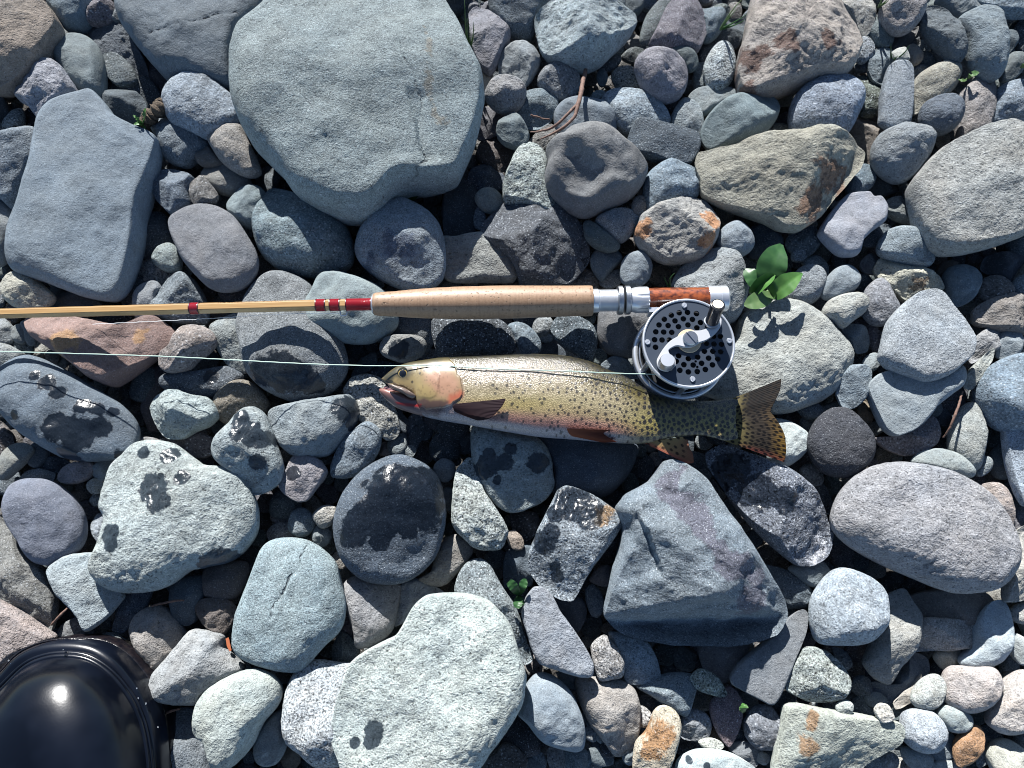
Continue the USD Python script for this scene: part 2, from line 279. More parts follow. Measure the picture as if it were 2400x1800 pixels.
# ---------------------------------------------------------------- river stones
STONES = """G|4.6|bn|150 166 170|512 130 530 90 570 60 620 10 660 -30 800 -60 930 -20 985 60 1015 120 1040 170 1045 220 1030 290 1005 350 985 385 930 398 886 400 856 414 824 450 792 470 740 470 690 450 640 420 610 380 560 330 530 280 515 230 512 170|great pale boulder|largest boulder in view, pale grey green with a long dark crack down its right|hf=.55 pl=985,260,.78,.85,-.15 pl=620,400,.62,-.5,-.9 crack=860,90,905,200,900,250,915,330,870,375 crack=690,290,760,360,830,405 step=880,190,916,345,.004 step=720,470,605,375,.010 c2=150 148 138 b2l=922,50,934,280,9
A|3.6|bp|172 148 130|0 -60 200 -40 330 60 383 150 375 220 310 340 250 430 130 520 0 580 -150 560 -250 300 -200 0|tan boulder|tan brown boulder with a flat top in the top left corner|pl=150,330,.55,.5,-1.3
A|2|rn|115 138 155|320 -40 580 -40 575 130 520 190 430 185 385 110 330 40|||
A|2|rn|130 118 128|600 50 650 2 710 10 740 50 728 120 640 150 585 145 578 100|||
A|2|rn|130 136 142|728 80 755 48 790 60 795 110 770 135 735 120|||
A|1|ap|104 114 128|600 140 640 95 720 100 800 150 850 230 900 330 940 420 955 520 900 560 800 520 700 400 605 250|pitted blue stone|long pitted dark blue stone left of the slate grey boulder|
A|2.6|bn|112 127 142|800 30 830 -60 1400 -120 1840 -60 1880 40 1750 200 1600 320 1560 500 1540 620 1300 580 1110 540 950 370 830 210 795 120|slate grey boulder|flat slate grey boulder behind the largest one, thin crack across its top|crack=980,225,1200,180,1420,120,1620,85
A|2|rn|138 153 158|330 350 400 280 490 243 570 255 630 310 665 420 670 560 650 630 560 620 480 560 380 420|grey green egg stone|tall egg shaped grey green stone beside the tan boulder|
A|1.5|bn|105 118 125|660 350 690 330 760 360 850 440 885 520 850 550 760 545 700 480|||
A|3|ap|166 165 180|118 590 150 530 260 450 330 415 400 435 450 510 500 600 450 680 330 760 260 780 200 690 130 650|lilac lump|pale lilac grey lump with two rounded corners under the tan boulder|
A|.5|an|75 88 100|680 570 740 560 850 550 960 530 1010 570 1050 660 980 720 900 640 700 620|||
A|1.5|fn|88 103 115|650 640 740 610 880 612 940 670 950 730 880 790 780 790 700 740|||
G|3.4|bn|134 152 170|95 260 125 225 200 203 215 210 240 240 250 255 285 275 340 300 335 350 320 400 305 450 295 530 270 620 240 648 180 640 100 610 40 590 25 560 30 500 60 430 80 350|big blue slab|big flat blue grey slab, taller than wide, with squared lower corners|hf=.4
A|3.3|rn|152 165 182|1055 640 1080 580 1180 495 1280 487 1380 520 1480 600 1560 680 1570 760 1520 830 1400 880 1340 890 1240 850 1120 800 1070 720|white topped oval|blue white oval stone with a shadowed belly left of the largest boulder|hf=.75
A|1|rn|95 105 115|1480 570 1510 520 1560 500 1560 640 1500 630|||
A|2.2|rn|128 143 160|-200 1100 -100 980 0 950 120 880 270 860 290 1000 220 1150 170 1290 110 1370 40 1310 -80 1260|left edge dome|smooth blue grey dome at the left edge beside the big slab|
A|1.5|rg|150 160 165|15 880 40 800 90 720 140 715 148 770 120 850 70 915 25 915|||
A|1|rn|95 105 115|-60 640 0 620 45 720 40 800 0 830 -60 820|||
A|.5|an|84 78 82|150 760 200 710 250 760 275 850 220 870 160 840|||
A|2.2|rn|122 136 150|985 820 1060 795 1180 810 1290 880 1350 930 1340 980 1270 1020 1200 1070 1100 1040 1050 970 1040 920|slanted grey stone|slanted grey stone below a sprout, right of the big blue slab|
A|3|rn|170 158 150|1350 900 1400 850 1500 810 1570 815 1600 900 1660 1020 1690 1110 1640 1145 1560 1130 1450 1060 1390 980|pinkish oval|pinkish tan oval stone touching the left foot of the largest boulder|
A|2.5|rn|132 124 118|1268 1000 1300 960 1350 955 1400 1010 1440 1060 1360 1080 1290 1060|||
A|2|rn|152 146 140|1315 1140 1350 1090 1440 1072 1520 1110 1600 1150 1620 1200 1560 1250 1450 1250 1360 1200|||
A|3|an|128 122 120|1235 1190 1300 1145 1350 1180 1410 1260 1380 1310 1270 1335 1240 1280|||
A|2.4|fn|114 130 150|1000 1130 1060 1100 1150 1105 1260 1160 1240 1260 1250 1340 1180 1390 1120 1400 1030 1310 985 1230|blue wedge|dark blue wedge shaped stone right of the big slab|
A|.5|fn|75 85 95|1085 1090 1130 1058 1230 1080 1280 1140 1210 1150 1100 1100|||
A|2.3|rn|138 156 163|1485 1330 1530 1270 1610 1220 1680 1225 1720 1280 1690 1380 1650 1470 1560 1450 1500 1390|||
G|3.3|rn|142 141 150|365 480 400 450 450 442 500 465 540 520 556 560 545 600 510 625 460 625 420 590 390 550|mauve cobble|smooth mauve grey cobble above the rod, left of centre|hf=.5
G|2.2|rn|124 146 156|552 490 565 440 590 410 640 425 700 450 745 490 762 540 750 575 690 595 620 585 570 550|blue green dome|blue green dome half shaded beneath the largest boulder|
A|1|rn|92 100 110|930 1500 990 1400 1070 1410 1110 1500 1120 1600 1000 1660 920 1640|||
A|2.2|rn|152 165 165|1000 1690 1020 1640 1060 1600 1110 1590 1155 1640 1165 1700 1150 1750 1070 1745|||
A|2|rn|156 160 164|-100 1280 0 1275 60 1330 105 1400 110 1500 60 1620 20 1700 -100 1720|||
A|.5|an|88 82 90|940 400 960 350 1000 400 1060 480 1110 560 1080 610 1000 560 945 480|||
A|1|rn|150 150 165|262 800 300 770 330 780 320 840 280 850|||
B|2|rn|108 122 135|975 80 985 -40 1250 -60 1330 -20 1290 80 1255 200 1210 260 1130 240 1050 200|top blue stone|dark blue stone at the top edge left of the whale shaped one|
B|2.3|fp|148 144 158|830 100 850 65 880 52 950 90 1020 160 1085 210 1080 270 1040 340 1000 430 960 475 900 430 850 330 840 200|lilac shield|lilac grey shield shaped stone right of the largest boulder's shoulder|
B|3.3|ap|164 179 187|1255 110 1290 60 1360 10 1430 -10 1560 -10 1640 20 1710 0 1760 50 1850 85 1910 110 1905 170 1850 250 1780 310 1700 390 1600 430 1480 420 1360 390 1290 310 1262 200|whale stone|pale grey whale shaped stone with a blunt nose at the top|
B|2.3|an|156 161 166|1025 410 1060 350 1120 305 1190 300 1250 340 1280 400 1250 470 1190 550 1120 530 1040 480|||
B|2.3|rn|142 145 153|1280 520 1310 470 1390 420 1450 420 1510 470 1540 540 1500 620 1440 645 1350 610 1290 560|||
B|3|rp|160 156 160|935 600 980 530 1060 508 1140 530 1190 570 1190 640 1140 700 1050 725 980 690 935 640|||
B|2|bn|124 144 157|1190 620 1330 598 1390 650 1395 710 1340 790 1270 830 1190 820 1130 750 1150 680|||pl=1280,690,.75,0,-1.2
B|3|fn|124 140 147|1005 850 1020 800 1080 760 1120 740 1180 800 1215 880 1200 930 1140 960 1060 930 1015 890|||
B|2.3|rn|132 145 160|1390 740 1430 680 1500 660 1600 665 1700 690 1770 760 1770 860 1740 920 1600 880 1460 900 1400 830|twig stone|blue grey rounded stone crossed by a forked twig|
B|2.6|rn|152 168 183|1690 640 1740 590 1830 578 1960 600 2050 650 2110 720 2130 790 2080 830 1980 850 1860 860 1780 800 1710 720|smooth pale oval|smooth pale blue oval stone right of the forked twig|hf=.5
B|3.2|rn|147 141 155|1900 430 1930 370 2010 340 2120 350 2212 420 2240 520 2200 620 2100 650 1990 600 1940 530|mauve heart|mauve heart shaped cobble with a groove, below the whale shaped stone|crack=2110,440,2040,500,1990,545
B|3.3|bn|82 98 114|1890 810 1930 775 2020 800 2150 830 2300 870 2320 960 2260 1060 2150 1060 2000 1020 1860 970 1850 930|dark wedge slab|dark blue flat wedge beside the brown grey dimpled boulder|
B|3.8|rn|138 136 139|1330 970 1400 940 1470 870 1600 860 1720 880 1850 960 1950 1050 1980 1110 1940 1210 1860 1280 1720 1340 1600 1390 1500 1370 1390 1290 1330 1220 1320 1140 1340 1060|dimpled boulder|rounded brown grey boulder with a shallow dimple, right of the largest one|dent=1620,1110,190,.35
B|3|ag|160 170 167|1050 1200 1080 1120 1130 1000 1200 930 1270 950 1320 1010 1340 1080 1320 1180 1370 1290 1390 1380 1320 1400 1200 1340 1060 1310|speckled granite|greenish white speckled granite lump left of the dimpled boulder|
B|3|rn|124 146 166|1960 1190 2000 1120 2100 1055 2180 1060 2290 1110 2330 1200 2290 1290 2160 1330 2060 1370 1990 1390 1960 1280|blue shoulder stone|blue grey stone between the dimpled boulder and the ridged tan rock|
B|3|rn|168 156 150|1880 1350 1900 1290 1940 1270 1980 1300 1970 1370 1930 1430 1890 1400|||
B|3|rn|154 160 170|1650 1430 1700 1390 1800 1360 1880 1365 1920 1410 1900 1490 1850 1550 1800 1565 1720 1510|||
B|3|rn|108 124 126|1570 1450 1600 1430 1650 1460 1720 1520 1800 1580 1790 1620 1720 1630 1630 1590 1580 1530|||
G|3.3|ap|178 172 168|1370 510 1385 470 1420 450 1500 430 1530 440 1553 480 1540 530 1510 560 1440 567 1390 540|rusty white rock|angular white rock with rusty orange corners above the reel seat|c2=200 145 100 b2=1540,470,26 b2=1395,488,20 b2=1530,520,20
G|2.2|fn|97 101 112|1045 490 1085 450 1110 432 1180 445 1230 475 1260 500 1270 560 1250 590 1220 615 1130 612 1105 570 1045 520|charcoal wedge|large charcoal wedge of split slate above the cork grip|
G|3|rn|158 172 187|768 540 790 480 840 440 870 432 920 455 950 490 962 550 955 600 910 625 850 615 790 580|blue white dome|blue white dome with dark stains above the grip's front end|c2=105 118 138 b2=860,535,35 b2=800,560,20
G|2.3|bp|168 167 162|958 520 985 518 1045 510 1085 540 1108 570 1108 605 1040 603 965 600|sandy block|flat sandy beige block with a broken edge above the grip|
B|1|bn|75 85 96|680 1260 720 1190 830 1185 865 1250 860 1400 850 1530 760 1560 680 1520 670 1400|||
B|2|rn|154 162 159|875 1290 910 1240 980 1235 1030 1280 1040 1330 990 1370 920 1350|||
B|1.5|rn|132 140 152|870 1400 890 1320 915 1360 925 1450 900 1480 868 1460|||
B|1|an|86 97 116|835 1150 890 1090 980 1085 1040 1150 1050 1230 960 1230 870 1210|||
B|.5|an|104 88 84|890 1020 960 880 1060 960 1140 980 1110 1080 1050 1170 980 1100|||
B|1.3|rp|205 192 176|860 400 920 430 970 510 975 560 930 620 860 560|||
B|1|an|122 117 127|890 880 930 720 990 740 1040 780 1000 850 920 890|||
B|2|ap|137 131 128|1220 920 1280 860 1360 820 1400 870 1370 940 1300 970 1230 950|||
B|2|rn|116 127 132|1940 230 1980 120 2060 10 2130 -20 2130 80 2060 200 2000 280 1945 275|||
B|2.3|fn|128 119 134|2000 290 2050 200 2110 70 2180 10 2280 20 2350 130 2360 200 2310 320 2200 350 2060 340|purple stone|purple grey stone with flattened faces right of the whale shaped one|
B|1.5|rg|170 166 158|1760 490 1800 450 1880 455 1940 540 1930 590 1850 590 1780 540|||
B|1.5|rn|116 132 142|1665 490 1690 450 1715 490 1705 545 1675 540|||
B|1.5|rn|92 102 110|1660 420 1720 375 1790 365 1800 400 1730 450|||
B|.7|rn|110 118 120|1830 370 1880 330 1940 325 1950 350 1900 390|||
B|2|bn|142 158 163|1615 640 1650 600 1700 595 1690 620 1640 645|||
B|.7|rn|80 88 98|610 30 650 -40 780 -40 770 60 690 100|||
B|1.5|fn|120 120 128|830 60 850 10 880 30 870 60|||
B|1.5|fn|120 117 128|905 30 970 20 975 80 940 80|||
B|1.5|rn|178 156 136|1080 280 1100 258 1150 280 1140 300 1095 300|||
B|1.5|rn|106 122 132|1740 20 1780 -20 1840 0 1835 60 1790 70|||
B|1.5|rn|100 112 120|1840 20 1870 -30 1950 -10 1940 60 1890 100 1850 80|||
B|2.6|rn|106 120 124|2105 345 2160 310 2220 305 2290 350 2310 420 2260 460 2180 400|||
B|1|rn|86 97 112|2060 650 2140 640 2145 700 2090 720|||
C|2.2|rn|143 154 162|-75 830 -50 720 0 655 70 670 110 730 125 850 100 940 50 945 -20 900|||
C|2|rn|112 133 149|90 70 180 70 260 85 265 130 240 200 180 260 130 250 140 180|||
C|1.3|fn|86 97 107|220 270 240 200 310 140 390 135 395 200 350 290 280 320|||
C|2.3|rg|174 182 187|145 440 180 350 230 290 280 285 320 340 332 430 310 520 250 580 180 570 150 500|white seed stone|upright white seed shaped stone left of the pinkish brown boulder|
C|1.3|rn|142 152 157|85 480 110 420 150 420 160 520 190 570 140 590 90 570|||
C|1.3|rn|96 102 112|115 370 150 290 200 275 210 310 170 370 130 405|||
C|3.6|ap|186 168 157|355 470 365 350 400 240 430 80 460 -30 640 -70 980 -40 1050 60 1120 160 1150 240 1140 320 1100 430 1020 500 860 510 700 560 560 610 420 610 370 560|pinkish brown boulder|big rough pinkish boulder with brown stains at the top right|c2=112 84 74 b2=470,330,110 b2=640,290,80 b2=960,270,80 b2=430,520,90 pl=700,430,.7,.1,-1.1 hf=.55
C|2|bn|152 163 169|40 640 100 590 240 575 340 600 355 630 280 660 200 700 130 740 60 690|||
C|3|rn|126 146 153|120 850 160 760 260 670 400 620 520 608 600 640 625 700 600 780 530 860 420 920 300 950 180 965 130 920|green grey bean|smooth green grey bean shaped stone above the ridged tan rock|
C|3|rn|142 155 178|695 740 720 640 800 550 920 505 1000 498 1100 530 1160 590 1170 660 1130 750 1080 850 1030 880 900 870 780 870 710 820|blue egg|big blue lavender egg shaped stone below the pinkish brown boulder|hf=.7
C|4|fp|176 168 148|85 1060 110 990 200 970 330 960 420 920 560 890 740 890 830 855 940 850 1020 880 1110 930 1180 990 1160 1080 1060 1200 960 1320 860 1430 760 1485 660 1470 560 1410 400 1360 250 1310 130 1250 110 1160|ridged tan rock|large tan rock split by a ridge into a pale face and brown one|pl=800,1080,.95,1.35,-.75 pl=350,1300,.5,-.25,-1.6 c2=140 108 88 b2=980,1120,150 b2=860,1300,120 hf=.62
C|1|rn|152 161 164|500 880 560 830 640 820 720 860 740 890 560 900|||
C|1|an|154 137 125|1080 880 1140 790 1250 810 1300 850 1270 960 1220 1080 1160 1060 1180 980|||
C|3|rp|148 154 162|1235 950 1270 880 1360 840 1460 838 1590 860 1620 910 1590 1010 1530 1100 1470 1160 1400 1175 1300 1120 1240 1040|grey top shaped stone|grey stone shaped like a spinning top left of the big right boulder|
C|3.9|bp|170 168 165|1475 1200 1560 1080 1660 980 1800 900 1960 830 2120 795 2200 820 2400 900 2450 1100 2400 1350 2250 1500 2050 1580 1850 1630 1700 1640 1610 1590 1540 1490 1500 1350|big right boulder|big smooth warm grey boulder running off the right edge|hf=.42
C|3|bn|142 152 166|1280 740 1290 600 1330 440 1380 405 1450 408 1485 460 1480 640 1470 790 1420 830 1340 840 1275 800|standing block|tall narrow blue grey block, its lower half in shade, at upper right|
C|2.2|rn|176 168 150|1490 580 1530 500 1640 430 1730 400 1780 430 1790 490 1740 580 1640 660 1560 700 1500 730|tan oval|tan oval stone leaning right of the tall narrow block|
C|2|rp|168 156 155|1780 640 1850 560 1920 490 1990 480 2015 540 2000 680 1980 800 1940 880 1800 920 1790 800 1800 720|pitted pink finger|tall pitted pinkish stone behind the dark blue ball|
C|3|rp|101 114 134|1545 720 1570 670 1650 635 1740 632 1800 690 1805 760 1760 830 1680 865 1600 840 1550 790|dark blue ball|round pitted dark blue stone like a ball at upper right|
C|2|rn|132 149 169|2010 680 2040 590 2130 555 2230 600 2330 700 2330 800 2212 820 2120 790 2000 800|||
C|3|rn|168 156 156|1280 60 1330 -20 1430 -60 1540 -20 1562 60 1530 140 1470 200 1400 207 1330 170 1290 120|pink round stone|round pinkish grey stone at the top edge right of the pinkish boulder|
C|3|ap|104 116 127|1550 130 1570 50 1640 38 1720 70 1770 140 1790 230 1830 340 1800 400 1740 380 1660 290 1580 200|dark club|dark rough club shaped stone near the top right corner|
C|3|rp|132 148 160|1780 140 1860 80 1960 50 2040 80 2060 160 2080 300 2090 400 2060 490 2010 520 1940 480 1870 400 1840 270|grey tooth|blue grey tooth shaped stone near the top right corner|
C|2|an|132 143 152|1650 0 1700 -50 1920 -60 1920 30 1850 80 1780 120 1720 60|||
C|2|rn|142 161 177|1920 0 2000 -60 2300 -60 2300 80 2130 90 2020 50|||
C|2|fn|126 141 145|1205 200 1240 115 1300 140 1360 210 1350 280 1310 305 1250 270|||
C|2|an|174 168 162|1000 10 1060 -30 1180 -20 1230 90 1225 180 1180 240 1140 200 1100 110 1050 60|||
C|2.6|an|198 197 190|1355 345 1400 315 1450 320 1470 370 1450 400 1380 405|||
C|2|rn|168 152 136|1460 310 1500 300 1545 360 1530 400 1480 410|||
C|2|rg|154 160 170|1130 370 1140 270 1190 250 1230 300 1220 360 1170 400|||
C|1.5|rn|96 102 112|1120 430 1170 405 1215 430 1200 450 1140 445|||
C|2|an|122 138 150|1215 380 1250 330 1310 318 1350 360 1360 400 1310 450 1300 540 1240 510 1215 450|||
C|1.3|ag|108 118 108|1115 530 1180 505 1260 540 1300 590 1270 680 1240 740 1160 730 1170 620|||
C|1.3|fn|132 126 126|1360 290 1400 230 1450 215 1520 180 1500 230 1440 290 1380 320|||
C|1|fn|110 112 116|1450 290 1500 235 1525 270 1510 310|||
C|1.3|rn|120 134 142|1550 370 1580 345 1630 410 1590 430|||
C|1.5|rn|118 130 142|1485 440 1560 425 1590 450 1510 490|||
C|1.5|rn|102 118 128|2080 220 2150 210 2160 270 2100 350 2080 310|||
C|1.7|rn|117 128 133|2095 400 2140 350 2200 360 2200 430 2150 500 2070 510|||
C|1.5|ag|144 149 152|1480 790 1520 758 1550 790 1540 850 1490 845|||
C|1|an|84 94 104|2160 200 2250 100 2300 300 2200 330|||
C|2|rn|112 134 150|1065 1240 1090 1150 1140 1085 1200 1080 1243 1130 1220 1200 1160 1250 1090 1275|||
C|1.3|an|87 100 107|1200 1240 1230 1160 1300 1150 1380 1210 1370 1240 1280 1260|||
C|3|bn|168 168 183|880 1500 950 1390 1050 1280 1190 1258 1220 1290 1270 1290 1310 1350 1300 1440 1220 1500 1150 1570 1130 1650 1050 1659 1000 1640 900 1540|lavender flake|pale lavender angular flake below the ridged tan rock|
C|2|ap|134 139 139|1310 1330 1350 1295 1420 1295 1470 1350 1490 1440 1440 1430 1390 1410 1330 1370|||
C|2.6|rn|142 158 170|1265 1590 1310 1510 1400 1475 1490 1490 1570 1550 1620 1660 1600 1720 1500 1720 1380 1680 1280 1640|blue half disc|blue grey half disc stone tucked under the big right boulder|
C|1.7|rn|102 115 128|1180 1570 1240 1500 1300 1460 1345 1480 1290 1530 1270 1580 1210 1590|||
C|3|rn|154 167 182|225 1560 260 1480 340 1440 400 1470 450 1540 455 1600 400 1650 310 1655 250 1620|||
C|1|rn|82 94 108|430 1560 470 1480 560 1500 640 1580 560 1640 450 1650|||
C|1.8|rn|97 111 123|680 1560 740 1500 830 1480 885 1540 860 1610 790 1660 710 1620|||
C|1.8|rn|140 152 164|720 1640 750 1610 790 1640 780 1680 725 1680|||
C|1|rn|107 121 133|2130 1560 2212 1480 2300 1500 2280 1640 2150 1640|||
D|3|rp|204 196 176|20 210 60 140 130 105 200 125 290 200 350 260 320 310 230 340 120 335 50 290|cream cobble|cream coloured cobble above the rod at the far left|
D|2.6|fn|176 132 120|180 405 440 400 640 440 850 490 900 440 960 400 1030 405 1130 490 1110 570 1020 650 870 760 740 845 610 800 480 690 240 540|rusty red slab|rusty red angular slab with a notched top under the rod|pl=300,560,.6,-.9,-1.0 pl=980,560,.8,.6,.25 c2=200 160 120 b2=860,500,60 b2=450,590,90
D|3|rn|168 149 142|1030 680 1050 620 1120 590 1150 510 1200 460 1290 455 1370 490 1400 560 1350 620 1270 670 1220 730 1100 755 1040 720|pink boot stone|pinkish stone with a bent foot right of the rusty slab|
D|2.7|rn|134 138 144|1580 300 1640 190 1740 115 1850 110 1960 150 2040 220 2100 400 2212 540 2250 720 2170 860 2050 930 1930 950 1800 910 1680 840 1600 740 1570 600 1540 450|long grey stone|long grey stone crossing under rod and line, wet patch near its foot|wet=1700,740,80 wet=1820,750,110 wet=1940,780,90 wet=2020,810,60
D|2|rp|156 162 163|1370 470 1440 420 1560 390 1600 560 1600 740 1500 720 1420 600|||
G|3|rn|150 167 172|640 700 670 640 700 592 760 598 830 630 860 690 840 720 790 740 730 735 660 715|grey green diamond|grey green diamond shaped stone under the rod's red windings|wet=755,745,16 wet=815,738,18
D|3|rn|110 128 148|-80 900 -20 790 60 700 180 648 280 670 430 740 600 850 780 960 870 1060 895 1150 860 1260 780 1310 600 1330 430 1310 280 1230 130 1130 30 1030 -50 980|long wet blue stone|long blue stone splashed with dark water at the left edge|wet=380,1110,80 wet=500,1140,100 wet=610,1110,60 wet=450,1220,50 wet=320,830,50 wet=380,890,40 wet=520,970,45 wet=600,980,40 wet=690,990,30 wet=110,1035,28 wet=730,1290,50 wet=400,1290,60 wet=240,780,30
D|3|ap|174 188 189|975 990 1010 910 1080 875 1170 880 1250 910 1340 920 1400 980 1410 1040 1350 1100 1270 1130 1180 1180 1080 1180 1020 1110|white pear|knobbly white pear shaped stone right of the long wet blue one|
D|2|rn|98 108 122|1040 800 1090 765 1200 755 1300 760 1430 725 1510 730 1570 780 1520 850 1400 910 1280 920 1120 880 1060 850|dark crescent|dark crescent shaped stone above the knobbly white pear shaped one|wet=1370,790,45
D|2|rn|148 132 112|1395 950 1430 890 1520 825 1600 820 1680 870 1735 950 1710 1010 1620 1000 1560 1060 1480 1080 1410 1030|||
D|3.6|rp|168 179 183|1385 1240 1410 1180 1510 1080 1590 990 1650 982 1720 1030 1760 1130 1790 1230 1830 1360 1810 1460 1720 1530 1630 1545 1570 1500 1540 1430 1470 1380 1400 1310|wet topped white stone|white grey stone with wet grey patches, right of the pear shaped one|wet=1570,1060,55 wet=1600,1140,80 wet=1680,1180,60 wet=1660,1330,50
G|3|rp|150 161 169|582 890 620 875 700 862 755 855 775 890 760 930 730 965 700 985 640 985 605 960 590 925|blue grey cushion|blue grey cushion shaped stone left of the fish's head, damp corner|wet=750,880,28 wet=760,915,14
D|2|an|106 99 109|1040 1195 1130 1165 1250 1130 1310 1155 1390 1200 1380 1270 1310 1300 1200 1290 1130 1230|||
G|3.8|rp|180 190 190|195 1230 215 1180 230 1120 220 1090 240 1010 265 985 300 955 370 958 410 985 440 1005 490 1010 520 1020 540 1060 553 1110 545 1160 500 1210 440 1225 400 1235 350 1270 290 1280 230 1270|white kidney boulder|big white kidney shaped boulder with wet stains at lower left|wet=330,1050,26 wet=345,1080,24 wet=395,1030,14 wet=240,1150,18 wet=245,1175,14 wet=300,975,12 wet=470,1215,26 wet=440,1225,20 wet=360,985,16 hf=.45
D|3|bp|172 160 166|1815 1490 1850 1420 1890 1320 1940 1280 2000 1285 2080 1330 2118 1390 2100 1440 2050 1500 1990 1580 1930 1590 1860 1550|pink block|small pinkish block with a dark damp spot left of the big dark wet one|wet=1900,1410,45
G|2.8|rn|127 132 155|10 1090 25 1050 60 1035 110 1040 150 1070 175 1110 180 1160 160 1195 110 1220 70 1210 50 1175 20 1130|slate blue dome|slate blue dome at the left, half in shade|hf=.7
D|2|rn|156 156 150|0 1370 30 1290 90 1230 160 1225 205 1260 150 1330 100 1380 40 1440 0 1430|||
D|2|bp|178 164 170|385 1420 420 1375 500 1345 590 1345 610 1385 560 1440 460 1468 395 1455|||
D|1.5|fn|134 142 150|130 1450 180 1400 260 1390 345 1410 330 1455 200 1455|||
D|1|fn|87 100 114|265 1370 320 1315 430 1340 440 1380 370 1400 290 1395|||
D|1.3|rn|112 125 138|200 1280 230 1230 290 1270 270 1320 240 1355 200 1330|||
D|2|rn|158 169 175|605 1390 650 1345 730 1320 720 1380 680 1440 640 1440|||
D|1.3|an|124 112 110|-60 1100 0 1090 60 1170 70 1230 30 1290 -60 1310|||
D|2|an|188 186 176|570 1490 610 1455 655 1460 650 1520 600 1530|||
D|1.5|rn|154 158 160|595 1580 640 1540 660 1600 620 1610|||
D|2|rn|138 143 145|85 490 110 455 150 460 165 530 140 560 100 540|||
D|2|rn|143 151 155|140 440 180 430 210 480 225 560 190 570 165 520|||
D|1.5|rn|127 138 143|90 560 150 545 200 590 180 640 110 620|||
D|2|an|160 165 170|-40 420 20 410 80 480 90 520 50 560 0 570 -40 540|||
D|2|rn|160 162 162|-60 560 10 570 80 600 145 640 80 700 0 740 -60 700|||
D|1|ag|172 171 173|910 130 925 45 1000 40 1100 70 1190 130 1150 190 1060 240 960 200|||
D|2.2|rn|150 155 166|880 290 900 220 960 180 1010 175 1040 220 1010 270 1000 400 920 440 890 400|||
D|2|fn|122 133 144|980 300 1060 240 1110 160 1190 125 1260 170 1320 280 1340 380 1320 430 1150 420 1030 400|grey roof stone|grey stone like a hipped roof under the rod left of the red band|
D|1.3|fn|87 102 113|805 310 820 220 860 130 940 170 900 230 880 320|||
D|1|rn|112 112 120|1430 240 1530 215 1620 180 1600 260 1500 280|||
D|1.3|rn|123 136 150|340 310 400 265 500 255 600 290 640 330 500 350 360 350|||
D|1|rn|110 122 134|345 210 400 230 430 255 380 275 350 250|||
D|.5|fn|82 90 100|600 420 700 380 850 400 880 460 760 480|||
D|1.2|rn|98 113 124|860 870 900 780 960 730 1000 770 960 870 930 925 870 910|||
D|.5|rn|74 82 90|800 860 850 800 880 850 870 910 820 900|||
D|1|an|114 103 107|935 1000 960 880 1000 840 1040 860 990 940 970 1000 1010 1110 960 1110|||
D|1|rn|92 84 94|985 800 1010 730 1070 740 1070 790 1030 830|||
D|2|rp|156 150 150|850 1240 900 1195 980 1185 1030 1210 900 1260|||
D|.5|rn|180 145 112|1615 820 1640 795 1680 850 1720 910 1690 920|||
E|1|rn|118 122 130|360 440 480 400 560 420 580 520 550 600 480 640 400 560|||
E|3.1|rp|158 154 150|250 590 290 530 400 515 520 530 550 590 510 650 420 685 330 670 270 640|stained grey oval|grey oval with a damp black stain above the fish's head|wet=370,600,60
E|3.1|rg|88 95 105|585 470 600 410 760 400 1000 410 1080 460 1130 560 1100 640 950 650 750 650 640 640 600 560|dark speckled hump|wide dark speckled hump between the grip and the fish|
E|3|rn|124 141 155|1080 460 1130 432 1200 450 1270 520 1295 590 1260 640 1180 650 1130 560|||
E|2|rn|162 165 168|1250 470 1280 400 1330 395 1365 440 1340 490 1290 510|||
E|3.1|rg|96 110 121|1360 460 1400 400 1480 385 1560 410 1630 460 1655 540 1640 630 1600 690 1530 640 1430 580 1370 510|white flecked dark stone|dark stone flecked with white between the grip and the reel|
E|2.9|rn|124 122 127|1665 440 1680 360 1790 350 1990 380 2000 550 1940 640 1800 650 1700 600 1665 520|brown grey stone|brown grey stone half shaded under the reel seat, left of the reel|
E|2.6|an|145 161 175|1640 760 1690 700 1760 655 1850 680 1910 750 1920 790 1750 790|||
E|2|ag|184 179 170|25 880 80 800 180 780 270 820 310 930 350 1010 375 1110 350 1170 290 1185 230 1140 120 1060 60 970|sandy mouth stone|rough sandy white stone beneath the fish's open mouth|
G|3.5|rn|88 104 124|722 1130 740 1070 780 1020 830 990 870 984 920 1005 950 1040 962 1100 955 1160 935 1210 890 1250 840 1262 780 1250 740 1210 725 1170|big wet blue egg|big dark blue egg stone with a jagged wet patch below the fish's head|hf=.6 wet=850,1070,52 wet=900,1095,48 wet=880,1050,40 wet=930,1030,24 wet=830,1120,40 wet=780,1130,32 wet=930,1060,24 wet=880,1140,20 wet=760,1160,22 wet=820,1170,18 wet=910,1020,14
G|3|ag|170 176 172|978 1080 985 1020 1010 990 1030 1000 1045 1060 1085 1120 1097 1150 1080 1185 1030 1185 995 1155 978 1130|white leg stone|rough white stone like a leg right of the big wet blue egg|
E|2.6|rp|170 183 186|840 1200 860 1110 960 1100 1160 1150 1280 1190 1350 1290 1370 1420 1380 1480 1330 1570 1200 1640 1090 1659 990 1600 910 1500 860 1380|damp white stone|pale stone with grey damp patches right under the fish's belly|wet=930,1370,70 wet=1060,1340,50 wet=1280,1340,60 wet=1100,1260,36 wet=1010,1450,24 wet=960,1290,40
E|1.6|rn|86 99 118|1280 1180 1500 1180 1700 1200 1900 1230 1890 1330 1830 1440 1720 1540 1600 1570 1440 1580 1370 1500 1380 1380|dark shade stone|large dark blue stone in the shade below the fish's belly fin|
G|2.8|rn|127 142 157|715 1010 740 955 790 912 820 930 820 965 800 1000 760 1030 720 1030|||
E|1.3|rn|143 151 155|315 1230 350 1180 395 1170 410 1210 390 1280 350 1285|||
